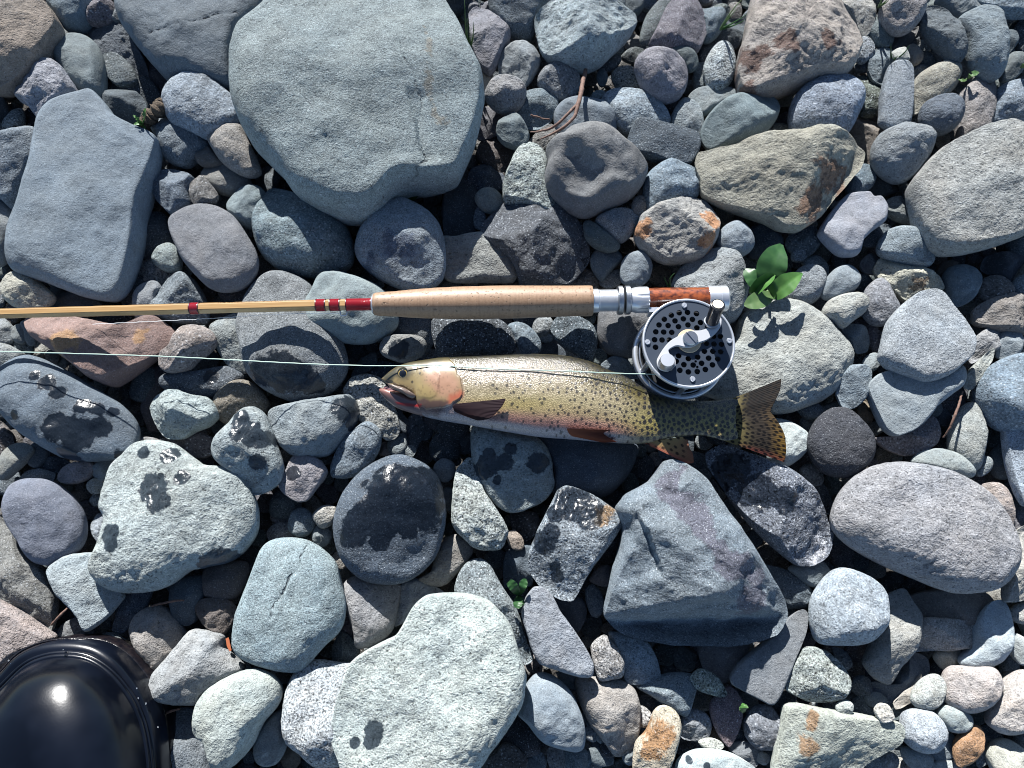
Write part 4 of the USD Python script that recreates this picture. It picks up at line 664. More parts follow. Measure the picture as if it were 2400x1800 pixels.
def build_stone(P, zs, sty, seed, Rm, hup, hdn, quality=1.0, planes=(), dents=(), cracks=(), grow=0.0, steps=()):
    rnd = np.random.RandomState(seed)
    area = abs(Polygon(P).buffer(0).area); R = math.sqrt(area/math.pi)
    sharp = {'r': 0., 'b': .25, 'f': .45, 'a': .3}[sty[0]]
    per = np.linalg.norm(np.diff(np.vstack([P, P[:1]]), axis=0), axis=1).sum()
    nt = int(np.clip(per/.0013*quality, 28, 280)); nu = int(np.clip(R/.0009*quality, 9, 84)); nd = 5
    O = closed_spline(P, nt, sharp)
    if Polygon(O).exterior.is_ccw is False: O = O[::-1]
    c = star_center(O)
    if grow:
        d = O-c; O = c + d*(1+grow/np.maximum(np.linalg.norm(d, axis=1, keepdims=True), 1e-6))
    Os = lowpass(O, 2)
    t = np.linspace(0, 1, nu+1)[:-1]
    rho = 1-(.22*t+.78*t*t)
    p = EXP[sty[0]]
    V, Zn = [], []
    for r in rho:
        b = r**1.5
        V.append(c + ((O*b+Os*(1-b))-c)*r); Zn.append(np.full(nt, (1-r**p)**(1/p)))
    top = len(V)
    V = np.vstack(V+[c[None]]); Zn = np.r_[np.concatenate(Zn), 1.0]
    u = (V-c)/R
    # tilted plane faces cut the dome
    k = {'r': 15., 'b': 20., 'f': 44., 'a': 36.}[sty[0]]
    pls = []
    nf = {'r': 4, 'b': 4, 'f': 6, 'a': 6}[sty[0]]
    for i in range(nf):
        al = rnd.uniform(0, 2*math.pi); pls.append((rnd.uniform(.74, 1.05) if sty[0] in 'fa' else rnd.uniform(.82, 1.12), rnd.uniform(.25, .95)*(1 if sty[0] in 'fa' else .75), math.cos(al), math.sin(al)))
    zn = Zn.copy()
    acc = np.exp(-k*zn)
    for a, b, ca, sa in pls: acc += np.exp(-k*np.clip(a-b*(u[:, 0]*ca+u[:, 1]*sa), -2, 3))
    for (x, y, h, gx, gy) in planes: acc += np.exp(-k*np.clip(h-gx*(V[:, 0]-x)/R-gy*(V[:, 1]-y)/R, -2, 3))
    zn = -np.log(acc)/k
    zn = zn/max(zn.max(), .3)
    edge = np.clip((1-np.r_[np.repeat(rho, nt), 0])*6, 0, 1)
    zn = np.maximum(zn, -.25)*edge + np.minimum(Zn, np.maximum(zn, 0))*(1-edge)
    Z = zs + hup*zn
    P3 = np.c_[V, Z]
    q = P3/R + seed*7.31
    low = meshkit.fbm(q*1.3, 3, seed % 97)-.5
    mid = meshkit.fbm(q*5.0, 4, seed % 89)-.5
    rough = {'n': .030, 'g': .042, 'p': .052}[sty[1]]*({'a': 1.9, 'f': 1.25}.get(sty[0], 1.))
    lump = meshkit.fbm(q*2.3+5, 2, seed % 83)-.5; fine = meshkit.fbm(q*15.+9, 3, seed % 79)-.5
    amp = edge*(.26*hup*low + .20*hup*lump + rough*R*mid*1.3 + rough*R*fine*.42)
    if sty[0] in 'af':
        rid = 1-2*np.abs(meshkit.fbm(q*2.6+11, 3, seed % 53)-.5)
        amp += edge*R*.09*(rid-.75)*(1.0 if sty[0] == 'a' else .5)
    P3[:, 2] += amp
    for (x, y, rad, dep) in dents:
        d2 = ((V[:, 0]-x)**2+(V[:, 1]-y)**2)/rad**2; P3[:, 2] -= dep*hup*np.exp(-d2*1.4)
    out = (V-c); out /= np.linalg.norm(out, axis=1, keepdims=True)+1e-9
    P3[:, :2] += out*((mid*rough*R*.8)*np.minimum(1, np.r_[np.repeat(rho, nt), 0]*1.2))[:, None]
    crack_d = np.full(len(P3), 1e9)
    for pl in cracks:
        for a, b in zip(pl[:-1], pl[1:]):
            ab = b-a; s = np.clip(((V-a)@ab)/(ab@ab), 0, 1); crack_d = np.minimum(crack_d, np.linalg.norm(V+np.c_[mid, low]*.014-(a+s[:, None]*ab), axis=1))
    if len(cracks): P3[:, 2] -= .0009*np.exp(-(crack_d/.0022)**2)
    for a, b, dep in steps:
        ab = b-a; L_ = np.linalg.norm(ab); d = ab/L_; nrm = np.array([-d[1], d[0]])
        tt_ = ((V-a)@d)/L_; sd = (V-a)@nrm+(meshkit.fbm(q*6+3, 3, 7)-.5)*.008
        P3[:, 2] -= dep*smoothstep(-.0007, .0007, sd)*smoothstep(-.05, .15, tt_)*smoothstep(1.05, .85, tt_)*np.exp(-np.maximum(sd, 0)/.022)
    # underside
    lowv = []
    for r in (.97, .88, .70, .42):
        lowv.append(np.c_[c+((O*r+Os*(1-r))-c)*r, np.full(nt, zs-hdn*math.sqrt(1-r*r))])
    base = len(P3); P3 = np.vstack([P3]+lowv+[np.r_[c, zs-hdn][None]])
    F = []
    j = np.arange(nt); j2 = (j+1) % nt
    def strip(a, b): F.append(np.stack([a+j, a+j2, b+j2], 1)); F.append(np.stack([a+j, b+j2, b+j], 1))
    for i in range(top-1): strip(i*nt, (i+1)*nt)
    F.append(np.stack([(top-1)*nt+j, (top-1)*nt+j2, np.full(nt, base-1)], 1))
    rings = [0]+[base+i*nt for i in range(4)]
    for a, b in zip(rings[:-1], rings[1:]): F.append(np.stack([a+j, b+j2, a+j2], 1)); F.append(np.stack([a+j, b+j, b+j2], 1))
    F.append(np.stack([rings[-1]+j, np.full(nt, len(P3)-1), rings[-1]+j2], 1))
    return P3, np.vstack(F), c, R, np.r_[np.minimum(crack_d, .02), np.full(len(P3)-len(crack_d), .02)]
def stone_color(P3, rgb, seed, R, c2=None, blobs=(), var=.10):
    base = lin(rgb)*KSTONE; base = (base*SATU+base.mean()*(1-SATU))*np.array([.955, 1.005, 1.0])
    q = P3/R+seed*3.7
    n = meshkit.fbm(q*1.1, 4, seed % 71)-.5; n2 = meshkit.fbm(q*2.3+40, 3, seed % 67)-.5
    col = base*(1+2.2*var*n)[:, None]
    col *= 1+np.outer(n2, [.10, 0., -.10])
    if c2 is not None and len(blobs):
        m = np.zeros(len(P3)); wx, wy = [(meshkit.fbm(q*3.1+o_, 4, 17)-.5)*R*.55 for o_ in (0, 31)]
        for (x, y, r) in blobs: m = np.maximum(m, np.exp(-(((P3[:, 0]+wx-x)**2+(P3[:, 1]+wy-y)**2)/r**2)))
        m = smoothstep(.34, .58, m+.7*(meshkit.fbm(q*4, 4, seed % 61)-.5)+.55*(meshkit.fbm(q*17, 4, seed % 59)-.5))
        col = col*(1-m[:, None]*.85)+lin(c2)*KSTONE*m[:, None]*.85
    return np.clip(col, .004, .85)

def colour_word(rgb):
    r, g, b = rgb; v = (r+g+b)/3; s = max(rgb)-min(rgb)
    tone = 'dark' if v < 112 else 'mid toned' if v < 148 else 'pale'
    if r >= b+28: hue = 'tan' if v > 125 else 'brown'
    elif r >= b+8: hue = 'sandy grey' if v > 130 else 'brown grey'
    elif b >= r+16: hue = 'blue grey'
    elif b >= r+4 and g < (r+b)/2-2: hue = 'mauve'
    elif g >= r+6: hue = 'green grey'
    else: hue = 'grey'
    return f'{tone} {hue}'
records = []
for line in STONES.split('\n'):
    fr, L, sty, rgb, pts, short, label, ex = line.split('|')
    e = {}
    toks = ex.split(); i = 0
    while i < len(toks):
        k, v = toks[i].split('=')
        if k == 'c2': e['c2'] = [float(v), float(toks[i+1]), float(toks[i+2])]; i += 3; continue
        v = [float(x) for x in v.split(',')]
        if k == 'b2l':
            for t in np.linspace(0, 1, 15): e.setdefault('b2', []).append([v[0]*(1-t)+v[2]*t, v[1]*(1-t)+v[3]*t, v[4]*(.8+.35*math.sin(17*t+v[0]))])
        else: e.setdefault(k, []).append(v)
        i += 1
    records.append(dict(fr=fr, L=float(L), sty=sty, rgb=np.array(rgb.split(), float), pts=np.array(pts.split(), float).reshape(-1, 2), short=short, label=label, ex=e))

from scipy import ndimage
GROUP_S, GROUP_P, GROUP_B = 'river stones of the gravel bar', 'pebbles in the gaps between the river stones', 'boulders of the gravel bar'
majors = [(r['short'], px(r['fr'], r['pts']).mean(0)) for r in records if r['short']]
landmarks = majors + [('fish head', np.array([1000, 960])), ('fish tail', np.array([1780, 1010])), ('reel', np.array([1610, 810])), ('boot toe', np.array([150, 1560]))]
def way(d):
    a = math.degrees(math.atan2(-d[1], d[0])) % 360
    return ['right of', 'above right of', 'above', 'above left of', 'left of', 'below left of', 'below', 'below right of'][int(((a+22.5) % 360)//45)]
taken = set()
def auto_label(P, rgb, sty, noun, ap):
    c = P.mean(0)
    o = sorted(landmarks, key=lambda m: np.linalg.norm(m[1]-c))
    q = P-c; sv = np.linalg.svd(q, compute_uv=False); asp = sv[0]/max(sv[1], 1e-6)
    shape = {'r': 'rounded', 'b': 'flat', 'f': 'angular', 'a': 'rough'}[sty[0]]
    if asp > 1.7: shape = 'long' if sty[0] == 'r' else 'long '+shape
    size = '' if noun == 'stone' else 'tiny ' if ap < 900 else 'small '
    opts = []
    for i in range(3): opts.append(f'{size}{colour_word(rgb)} {shape} {noun} {way(c-o[i][1])} the {o[i][0]}')
    for i, j in ((0, 1), (0, 2), (1, 2), (0, 3), (1, 3), (2, 3), (0, 4), (1, 4)):
        opts.append(f'{colour_word(rgb)} {shape} {noun} {way(c-o[i][1])} the {o[i][0]}, near the {o[j][0]}')
    for l in opts:
        if l not in taken and len(l.split()) <= 16: taken.add(l); return l
    return opts[0]
ROD_PX = Polygon(px('G', [(0, 665), (808, 640), (810, 634), (1000, 615), (1580, 612), (1580, 680), (1280, 684), (1045, 692), (810, 680), (0, 692)]))
REEL_PX = Point(*px('R', [(1420, 900)])[0]).buffer(112)
FISH_PX = Polygon(px('E', [(245, 800), (450, 690), (800, 655), (1400, 648), (1850, 790), (2154, 925), (2500, 930), (2560, 1180), (1960, 1215), (1100, 1145), (560, 1040), (245, 880)])).buffer(-10)
top_z = []      # (centre, radius, height) of every stone, to check what the tackle rests on
poly_px = []
for idx, r in enumerate(records):
    P = px(r['fr'], r['pts']); poly_px.append(P)
    L = r['L']; zs = Z0+ZL*L
    W = ground(P, zs)[:, :2]
    if Polygon(W).exterior.is_ccw is False: W = W[::-1]
    rect = Polygon(W).buffer(0).minimum_rotated_rectangle; e = np.array(rect.exterior.coords)
    rmin = min(np.linalg.norm(e[1]-e[0]), np.linalg.norm(e[2]-e[1]))/2
    hf = r['ex'].get('hf', [[HF[r['sty'][0]]]])[0][0]
    pg_ = Polygon(P).buffer(0)
    lim = .010 if pg_.distance(ROD_PX) < 4 else .002 if pg_.distance(REEL_PX) < 4 else -.001 if pg_.distance(FISH_PX) < 4 else 1.
    hup = min(hf*rmin, .048, max(lim-zs, .006)); hdn = min(max(zs+.088, .008), rmin*.9+.004)
    f2w = lambda v: at(r['fr'], [v[:2]], zs+hup*.7)[0, :2]
    unit = FR[r['fr']][2]*.346e-3
    planes = [(*f2w(v), *v[2:]) for v in r['ex'].get('pl', [])]
    dents = [(*f2w(v), v[2]*unit, v[3]) for v in r['ex'].get('dent', [])]
    cracks = [at(r['fr'], np.reshape(v, (-1, 2)), zs+hup*.8)[:, :2] for v in r['ex'].get('crack', [])]
    steps = [(*at(r['fr'], np.reshape(v[:4], (-1, 2)), zs+hup*.7)[:, :2], v[4]) for v in r['ex'].get('step', [])]
    grow = .0030 if L < 1.5 else .0018 if L < 2.4 else .0006
    V, F, c, R, cd = build_stone(W, zs, r['sty'], idx*13+5, None, hup, hdn, 1.0, planes, dents, cracks, grow, steps)
    blobs = [(*f2w(v), v[2]*unit) for v in r['ex'].get('b2', [])]
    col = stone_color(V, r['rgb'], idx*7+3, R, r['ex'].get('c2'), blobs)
    wet = np.full(len(V), -1.)
    for v in r['ex'].get('wet', []):
        x, y = f2w(v); rr = v[2]*unit*1.15
        d = np.hypot(V[:, 0]-x, V[:, 1]-y)/rr; wet = np.maximum(wet, np.clip(1.0-.54*d, -1, 1))
    A = abs(Polygon(P).area)
    big = R > .042; small = A < 5200
    name, catg, grp = ('boulder', 'boulder', GROUP_B) if big else ('pebble', 'pebble', GROUP_P) if small else ('river_stone', 'stone', GROUP_S)
    lab = r['label'] or auto_label(P, r['rgb'], r['sty'], catg, A)
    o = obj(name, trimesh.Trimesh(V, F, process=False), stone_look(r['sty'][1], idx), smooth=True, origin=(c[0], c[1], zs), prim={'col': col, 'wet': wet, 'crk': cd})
    tag(o, lab, catg, grp)
    top_z.append((V, r))

# pebbles that fill the gaps between the traced stones
G4 = 4
occ = np.zeros((1800//G4+40, 2400//G4+40), bool)
from PIL import Image, ImageDraw
im = Image.new('1', (occ.shape[1], occ.shape[0])); dr = ImageDraw.Draw(im)
for P in poly_px: dr.polygon([tuple(x) for x in (P/G4+20)], fill=1)
boot_out = px('H', [(-400, 1800), (-250, 1300), (0, 1050), (100, 920), (250, 840), (430, 818), (620, 840), (760, 920), (870, 1040), (960, 1180), (1020, 1350), (1050, 1659), (1050, 1900)])
dr.polygon([tuple(x) for x in (boot_out/G4+20)], fill=1)
occ = np.array(im)
rnd = np.random.RandomState(4)
PAL = [(120, 132, 144), (140, 148, 152), (100, 112, 124), (150, 142, 138), (158, 164, 168), (88, 96, 106), (132, 120, 114), (168, 160, 150), (112, 124, 124), (126, 120, 130)]
fill = []
free = ~occ
for it in range(900):
    d = ndimage.distance_transform_edt(free)
    m = d.max()
    if m*G4 < 4.2: break
    ys, xs = np.where(d >= m*.92); k = rnd.randint(len(ys)); y, x = ys[k], xs[k]
    rr = min(m*G4*rnd.uniform(.9, 1.15), 26)
    fill.append((np.array([(x-20)*G4, (y-20)*G4], float), rr))
    Y, X = np.ogrid[:occ.shape[0], :occ.shape[1]]
    free &= ((X-x)**2+(Y-y)**2) > (rr/G4*.95)**2
fill = [f for f in fill if -40 < f[0][0] < 2440 and -40 < f[0][1] < 1840]
fill.sort(key=lambda f: -f[1]); extra = []
for n, (c0, rr) in enumerate(fill):
    a = rnd.uniform(0, 2*math.pi); el = rnd.uniform(.72, 1.0); k = 9
    th = np.arange(k)*2*math.pi/k
    q = np.c_[np.cos(th), np.sin(th)*el]*(1+rnd.uniform(-.13, .13, (k, 1)))*rr*1.18
    q = q@np.array([[math.cos(a), math.sin(a)], [-math.sin(a), math.cos(a)]])
    zs = -.066+rnd.uniform(-.006, .007)
    W = ground(c0+q, zs)[:, :2]
    if Polygon(W).exterior.is_ccw is False: W = W[::-1]
    sty = 'rrrfa'[rnd.randint(5)]+'nnp'[rnd.randint(3)]
    rm = rr*.346e-3
    V, F, c, R, cd = build_stone(W, zs, sty, 5000+n*3, None, rm*.65, rm*.8, .8)
    rgb = np.array(PAL[rnd.randint(len(PAL))])*rnd.uniform(.9, 1.1)
    if n >= 68: extra.append((V, F, stone_color(V, rgb, 900+n, R))); continue
    o = obj('pebble', trimesh.Trimesh(V, F, process=False), stone_look(sty[1], n), smooth=True, origin=(c[0], c[1], zs), prim={'col': stone_color(V, rgb, 900+n, R), 'wet': np.full(len(V), -1.), 'crk': np.full(len(V), .02)})
    lab = auto_label(c0+q, rgb, sty, 'pebble', math.pi*rr*rr)
    tag(o, lab, 'pebble', GROUP_P)

off = np.cumsum([0]+[len(e[0]) for e in extra])
fp_ = obj('fine_pebbles', trimesh.Trimesh(np.vstack([e[0] for e in extra]), np.vstack([e[1]+o_ for e, o_ in zip(extra, off)]), process=False), SM['n'], smooth=True, prim={'col': np.vstack([e[2] for e in extra]), 'wet': np.full(off[-1], -1.), 'crk': np.full(off[-1], .02)})
tag(fp_, 'fine pebbles deep in the gaps between the river stones', kind='stuff')
# gravel below and the stony bar beyond the picture's edge: nobody could count them
def proto_stone(path, seed, matl, R):
    rs = np.random.RandomState(seed); k = 10; th = np.arange(k)*2*math.pi/k
    q = np.c_[np.cos(th), np.sin(th)*rs.uniform(.62, .95)]*(1+rs.uniform(-.12, .12, (k, 1)))*R
    sty = ('r', 'r', 'b', 'f', 'a')[seed % 5]+('n', 'p')[seed % 2]
    V, F, c, RR, cd = build_stone(q, 0., sty, 300+seed, None, R*.5, R*.55, .8 if R < .02 else .55)
    rgb = PAL[seed % len(PAL)]
    usd = obj(path.rsplit('/', 1)[1], trimesh.Trimesh(V, F, process=False), matl, parent=stage.GetPrimAtPath(path.rsplit('/', 1)[0]), smooth=True, prim={'col': stone_color(V, rgb, seed, RR), 'wet': np.full(len(V), -1.), 'crk': np.full(len(V), .02)})
    return usd.GetPath()
def scatter(name, label, pts, scales, seed, R, nproto):
    pi = UsdGeom.PointInstancer.Define(stage, '/World/'+name); ORIGIN['/World/'+name] = np.zeros(3)
    ps = []
    UsdGeom.Scope.Define(stage, f'/World/{name}/kinds'); ORIGIN[f'/World/{name}/kinds'] = np.zeros(3)
    for s in range(nproto): ps.append(proto_stone(f'/World/{name}/kinds/stone', seed+s, SM['np'[s % 2]], R))
    pi.CreatePrototypesRel().SetTargets(ps)
    rs = np.random.RandomState(seed); n = len(pts)
    pi.CreateProtoIndicesAttr(Vt.IntArray.FromNumpy(rs.randint(0, nproto, n).astype(np.int32)))
    pi.CreatePositionsAttr(Vt.Vec3fArray.FromNumpy(np.asarray(pts, np.float32)))
    pi.CreateScalesAttr(Vt.Vec3fArray.FromNumpy(np.repeat(np.asarray(scales, np.float32)[:, None], 3, 1)))
    ang = rs.uniform(0, math.pi, n)
    pi.CreateOrientationsAttr(Vt.QuathArray([Gf.Quath(float(math.cos(a)), 0., 0., float(math.sin(a))) for a in ang]))
    tag(pi.GetPrim(), label, kind='stuff')
rs = np.random.RandomState(8)
gp = np.c_[rs.uniform(-.47, .47, 5200), rs.uniform(-.36, .40, 5200), rs.uniform(-.084, -.077, 5200)]
scatter('gravel', 'fine gravel lying on the soil in the gaps between the stones', gp, rs.uniform(.45, 1.5, 5200)**1.2, 20, .0052, 8)
cor = ground(np.array([[0, 0], [2400, 0], [2400, 1800], [0, 1800]], float), 0)[:, :2]; frame = Polygon(cor).buffer(.012)
cp, cs = [], []
from shapely import prepared
grid = {}
def put(smin, smax, tries, close):
    for i in range(tries):
        p = rs.uniform(-1.25, 1.25, 2); s = rs.uniform(smin, smax); r = .030*s*close
        if frame.distance(Point(p)) < .030*s: continue
        k = (int(p[0]//.06), int(p[1]//.06)); ok = True
        for a in (-2, -1, 0, 1, 2):
            for b in (-2, -1, 0, 1, 2):
                for (x, y, q) in grid.get((k[0]+a, k[1]+b), ()):
                    if (p[0]-x)**2+(p[1]-y)**2 < (r+q)**2: ok = False; break
                if not ok: break
            if not ok: break
        if not ok: continue
        grid.setdefault(k, []).append((p[0], p[1], r)); cp.append([p[0], p[1], -.062+.016*s+.006*rs.rand()]); cs.append(s)
put(1.2, 1.8, 1500, .95); put(.7, 1.2, 6000, .9); put(.35, .7, 14000, .85); put(.2, .35, 14000, .85)
scatter('cobble_field', 'river cobbles of the bar that goes on beyond the picture', cp, cs, 60, .036, 10)

# ---------------------------------------------------------------- fly rod
ZR = .021
rod = new_thing('fly_rod', at('G', [(1045, 651)], ZR)[0], 'split cane fly rod with red windings and a cork grip lying across the stones', 'fishing rod')
A0, A1 = at('G', [(-120, 680.5)], ZR)[0], at('G', [(700, 659)], ZR)[0]
B0, B1 = at('G', [(700, 659)], ZR)[0], at('G', [(1430, 647.3)], ZR)[0]
axB = (B1-B0)/np.linalg.norm(B1-B0)
def tB(fr, x, y=650): return float((at(fr, [(x, y)], ZR)[0]-B0)@axB)
mpp = np.linalg.norm(at('G', [(1000, 650)], ZR)[0]-at('G', [(1001, 650)], ZR)[0])       # metres per G pixel at the rod
def hexbar(p0, p1, r0, r1, rot=0):
    ax = (p1-p0)/np.linalg.norm(p1-p0); u = np.array([0, 0, 1.]); b = np.cross(ax, u); b /= np.linalg.norm(b); u = np.cross(b, ax)
    ang = []
    for kx in range(6):
        for dd in (-26, -24, 24, 26): ang.append(math.radians(60*kx+dd))
    ang = np.array(ang); rad = 1/np.cos((ang+math.pi/6) % (math.pi/3)-math.pi/6)
    n = len(ang)
    V = np.vstack([p+r*(np.cos(ang)*rad)[:, None]*u+r*(np.sin(ang)*rad)[:, None]*b for p, r in ((p0, r0), (p1, r1))])
    j = np.arange(n); F = np.vstack([np.stack([j, (j+1) % n, n+(j+1) % n], 1), np.stack([j, n+(j+1) % n, n+j], 1)])
    return trimesh.Trimesh(V, F, process=False)
r0, r1 = 9.6*mpp, 11.3*mpp
obj('blank', cat([hexbar(A0, A1, r0, r1), hexbar(A1, B0+axB*tB('G', 812), r1, r1)]), cane, rod)
axA = (A1-A0)/np.linalg.norm(A1-A0)
def wrap(fr, x0, x1, onB, nm='thread_wrap'):
    if onB: a, b, base, ax, r = tB(fr, x0), tB(fr, x1), B0, axB, r1
    else:
        a, b = [float((at(fr, [(x, 662)], ZR)[0]-A0)@axA) for x in (x0, x1)]; base, ax, r = A0, axA, (r0*.35+r1*.65)
    m = b-a; prof = [(a, r*.9), (a+.0004, r*1.16)]
    for t in np.arange(a+.0006, b-.0006, .00022): prof += [(t, r*1.19), (t+.00011, r*1.165)]
    prof += [(b-.0004, r*1.16), (b, r*.9)]
    obj(nm, lathe(base, ax, prof, 24), red, rod, smooth=30)
    for q in ((a-.0004, a+.0004), (b-.0004, b+.0004)):
        obj('edge_thread', lathe(base, ax, [(q[0], r*.9), (q[0]+.0001, r*1.21), (q[1]-.0001, r*1.21), (q[1], r*.9)], 24), thread_dark, rod, smooth=30)
wrap('G', 412, 431, False); wrap('G', 684, 704, True); wrap('G', 714, 735, True); wrap('G', 749, 803, True)
t0 = tB('G', 803); obj('winding_check', lathe(B0, axB, [(t0, r1), (t0+.0003, r1*1.5), (t0+.0012, r1*1.9), (t0+.0018, r1*1.95), (t0+.0024, r1*1.8), (t0+.003, r1*1.9), (t0+.0034, r1*1.2)], 36), silver, rod, smooth=40)
gpts = [(808, 22.5), (812, 24.5), (850, 27), (900, 31), (960, 34), (1020, 35.4), (1080, 35.6), (1140, 34.8), (1200, 33.6), (1250, 33), (1274, 33), (1279, 32), (1280, 28)]
gx = np.array([tB('G', a) for a, b in gpts]); gr = np.array([b*mpp for a, b in gpts])
from scipy.interpolate import PchipInterpolator
tt = np.unique(np.r_[gx, np.linspace(gx[1], gx[-3], 120)]); rr_ = PchipInterpolator(gx, gr)(tt)
obj('cork_grip', lathe(B0, axB, np.c_[tt, rr_], 72), cork, rod, smooth=45)
# reel seat, measured in the close view
mR = mpp*(420/2212)/(2400/2212)
x0, x1 = tB('R', 245), tB('R', 575)
prof = [(x0, .115), (x0+.0005, .148)]
obj('seat_collar', lathe(B0, axB, [(x0-.0005, 100*mR), (x0, 145*mR), (x0+.006, 145*mR), (x0+.0075, 128*mR)], 48), silver, rod, smooth=35)
prof = [(x0+.006, 100*mR)]
for t in np.arange(x0+.007, x1, .00085): prof += [(t, 127*mR), (t+.0003, 138*mR), (t+.00045, 138*mR), (t+.00078, 127*mR)]
prof += [(x1+.001, 120*mR)]
obj('threaded_barrel', lathe(B0, axB, prof, 48), silver, rod, smooth=25)
def knurl(t, a, r):
    return r+ (np.abs(((t/.0009+a*14) % 1)-.5)+np.abs(((t/.0009-a*14) % 1)-.5)-.5)*.00045*((r > 160*mR))
for (a, b) in ((572, 650), (660, 742)):
    ta, tb = tB('R', a), tB('R', b); n = 40
    pr = [(ta, 130*mR), (ta+.0003, 165*mR)]+[(t, 176*mR) for t in np.linspace(ta+.0008, tb-.0008, n)]+[(tb-.0003, 165*mR), (tb, 130*mR)]
    obj('locking_ring', lathe(B0, axB, pr, 240, rfun=knurl), silver2, rod, smooth=60)
ta, tb = tB('R', 742), tB('R', 962)
flute = lambda t, a, r: r-.0006*np.clip(np.cos(a*11), .2, 1)*((t > ta+.006) & (r > 150*mR))
obj('sliding_hood', lathe(B0, axB, [(ta-.0008, 130*mR), (ta, 148*mR), (ta+.002, 150*mR), (ta+.004, 160*mR), (ta+.007, 165*mR)]+[(t, 165*mR) for t in np.linspace(ta+.008, tb-.001, 14)]+[(tb-.0003, 162*mR), (tb, 140*mR)], 132, rfun=flute), silver, rod, smooth=35)
ta, tb = tB('R', 955), tB('R', 1712)
obj('wood_insert', lathe(B0, axB, [(t, 146*mR) for t in np.linspace(ta, tb, 20)], 64), burl, rod, smooth=40)
ta, tb = tB('R', 1700), tB('R', 1942)
obj('butt_cap', lathe(B0, axB, [(ta-.0002, 130*mR), (ta, 157*mR), (ta+.0005, 160*mR), (tb-.0075, 160*mR), (tb-.0072, 156*mR), (tb-.0066, 156*mR), (tb-.0063, 161*mR), (tb-.0008, 161*mR), (tb, 150*mR)], 64), silver, rod, smooth=35)
# hook keeper
kp = ground(px('K', [(1570, 350), (1572, 378), (1585, 394), (1612, 394), (1630, 380), (1634, 350)]), ZR-.001)
obj('hook_keeper', tube(open_spline(kp, 30), .00055, 8), silver, rod, smooth=True)
# inscription on the upper flank of the cane
tm = meshkit.text_mesh("The Gallatin  7' 6\"  4 wt  Medium", 1.0, .02)
v = np.array(tm.vertices); w_ = v[:, 0].max()
xa, xb = [at('K', [(x, 270)], ZR)[0] for x in (430, 1138)]
Lx = float((xb-xa)@axA); t00 = float((xa-A0)@axA)
v[:, 0] += v[:, 1]*.35
sx = Lx/w_; hh = .0030
bdir = np.cross(axA, [0, 0, 1.]); bdir = -bdir/np.linalg.norm(bdir)   # towards the top of the picture
if bdir[1] < 0: bdir = -bdir
upf = math.cos(math.radians(60))*np.array([0, 0, 1.])+math.sin(math.radians(60))*bdir       # flank normal
along = math.cos(math.radians(60))*bdir - math.sin(math.radians(60))*np.array([0, 0, 1.])   # down the flank
rl = r0*.2+r1*.8
def ins_line():
    q = A0 + (t00+v[:, 0]*sx)[:, None]*axA + rl*1.004*upf - ((v[:, 1]-.45)*hh)[:, None]*along + (v[:, 2]*.002)[:, None]*upf
    return q
obj('inscription', trimesh.Trimesh(ins_line(), tm.faces, process=False), ink, rod)

# ---------------------------------------------------------------- fly reel
ZF, ZB = .043, .006
CF = at('R', [(1442, 862)], ZF)[0]; CF[2] = 0
def R2(x, y, z): return at('R', [(x, y)], z)[0]
RF = np.linalg.norm(R2(1442+572, 862, ZF)-R2(1442, 862, ZF))
reel = new_thing('fly_reel', (CF[0], CF[1], ZB-.004), 'black and silver fly reel with a perforated face and curved crank handle', 'fishing reel')
Zax = np.array([0, 0, 1.])
def disc(c, z0_, z1_, r, s=64, ch=.0003): return lathe(np.array([c[0], c[1], 0]), Zax, [(z0_, r-ch), (z0_+ch, r), (z1_-ch, r), (z1_, r-ch)], s, up=(1, 0, 0))
def ringmesh(c, zc, Rr, hw, hh_, s=128):
    k = 20; a = np.arange(k)*2*math.pi/k; prof = np.c_[Rr+hw*np.sign(np.cos(a))*np.abs(np.cos(a))**.7, zc+hh_*np.sign(np.sin(a))*np.abs(np.sin(a))**.7]
    th = np.arange(s)*2*math.pi/s
    V = np.stack([c[0]+prof[None, :, 0]*np.cos(th)[:, None], c[1]+prof[None, :, 0]*np.sin(th)[:, None], np.broadcast_to(prof[None, :, 1], (s, k))], -1).reshape(-1, 3)
    i, j = np.meshgrid(np.arange(s), np.arange(k), indexing='ij'); i2, j2 = (i+1) % s, (j+1) % k
    q = np.stack([i*k+j, i2*k+j, i2*k+j2, i*k+j2], -1).reshape(-1, 4)
    return trimesh.Trimesh(V, np.vstack([q[:, [0, 1, 2]], q[:, [0, 2, 3]]]), process=False)
holes = [(1230,520),(1327,490),(1430,485),(1540,500),(1143,570),(1275,590),(1378,565),(1490,572),(1590,610),(1078,640),(1190,648),(1318,662),(1435,640),(1545,675),(1038,725),(1135,728),(1235,732),(1023,822),(1115,826),(1205,826),(1035,915),(1795,690),(1750,780),(1835,780),(1665,868),(1757,875),(1850,878),(1638,965),(1742,965),(1840,970),(1555,1037),(1690,1050),(1803,1060),(1320,1020),(1440,1055),(1385,1130),(1500,1135),(1603,1113),(1738,1133),(1335,1200),(1440,1220),(1550,1215),(1650,1190),(1290,1088)]
face = Point(CF[0], CF[1]).buffer(RF*.955, 64)
hr = np.linalg.norm(R2(1442+36, 862, ZF)-R2(1442, 862, ZF))
hp = [R2(x, y, ZF)[:2] for x, y in holes]
for h in hp: face = face.difference(Point(*h).buffer(hr, 8))
for x, y in ((1530, 1090), (1550, 1160)): face = face.difference(Point(*R2(x, y, ZF)[:2]).buffer(hr*.45, 6))
fp = trimesh.creation.extrude_polygon(face, .0018, engine='earcut'); fp.apply_translation([0, 0, ZF-.0018])
obj('face_plate', fp, navy, reel)
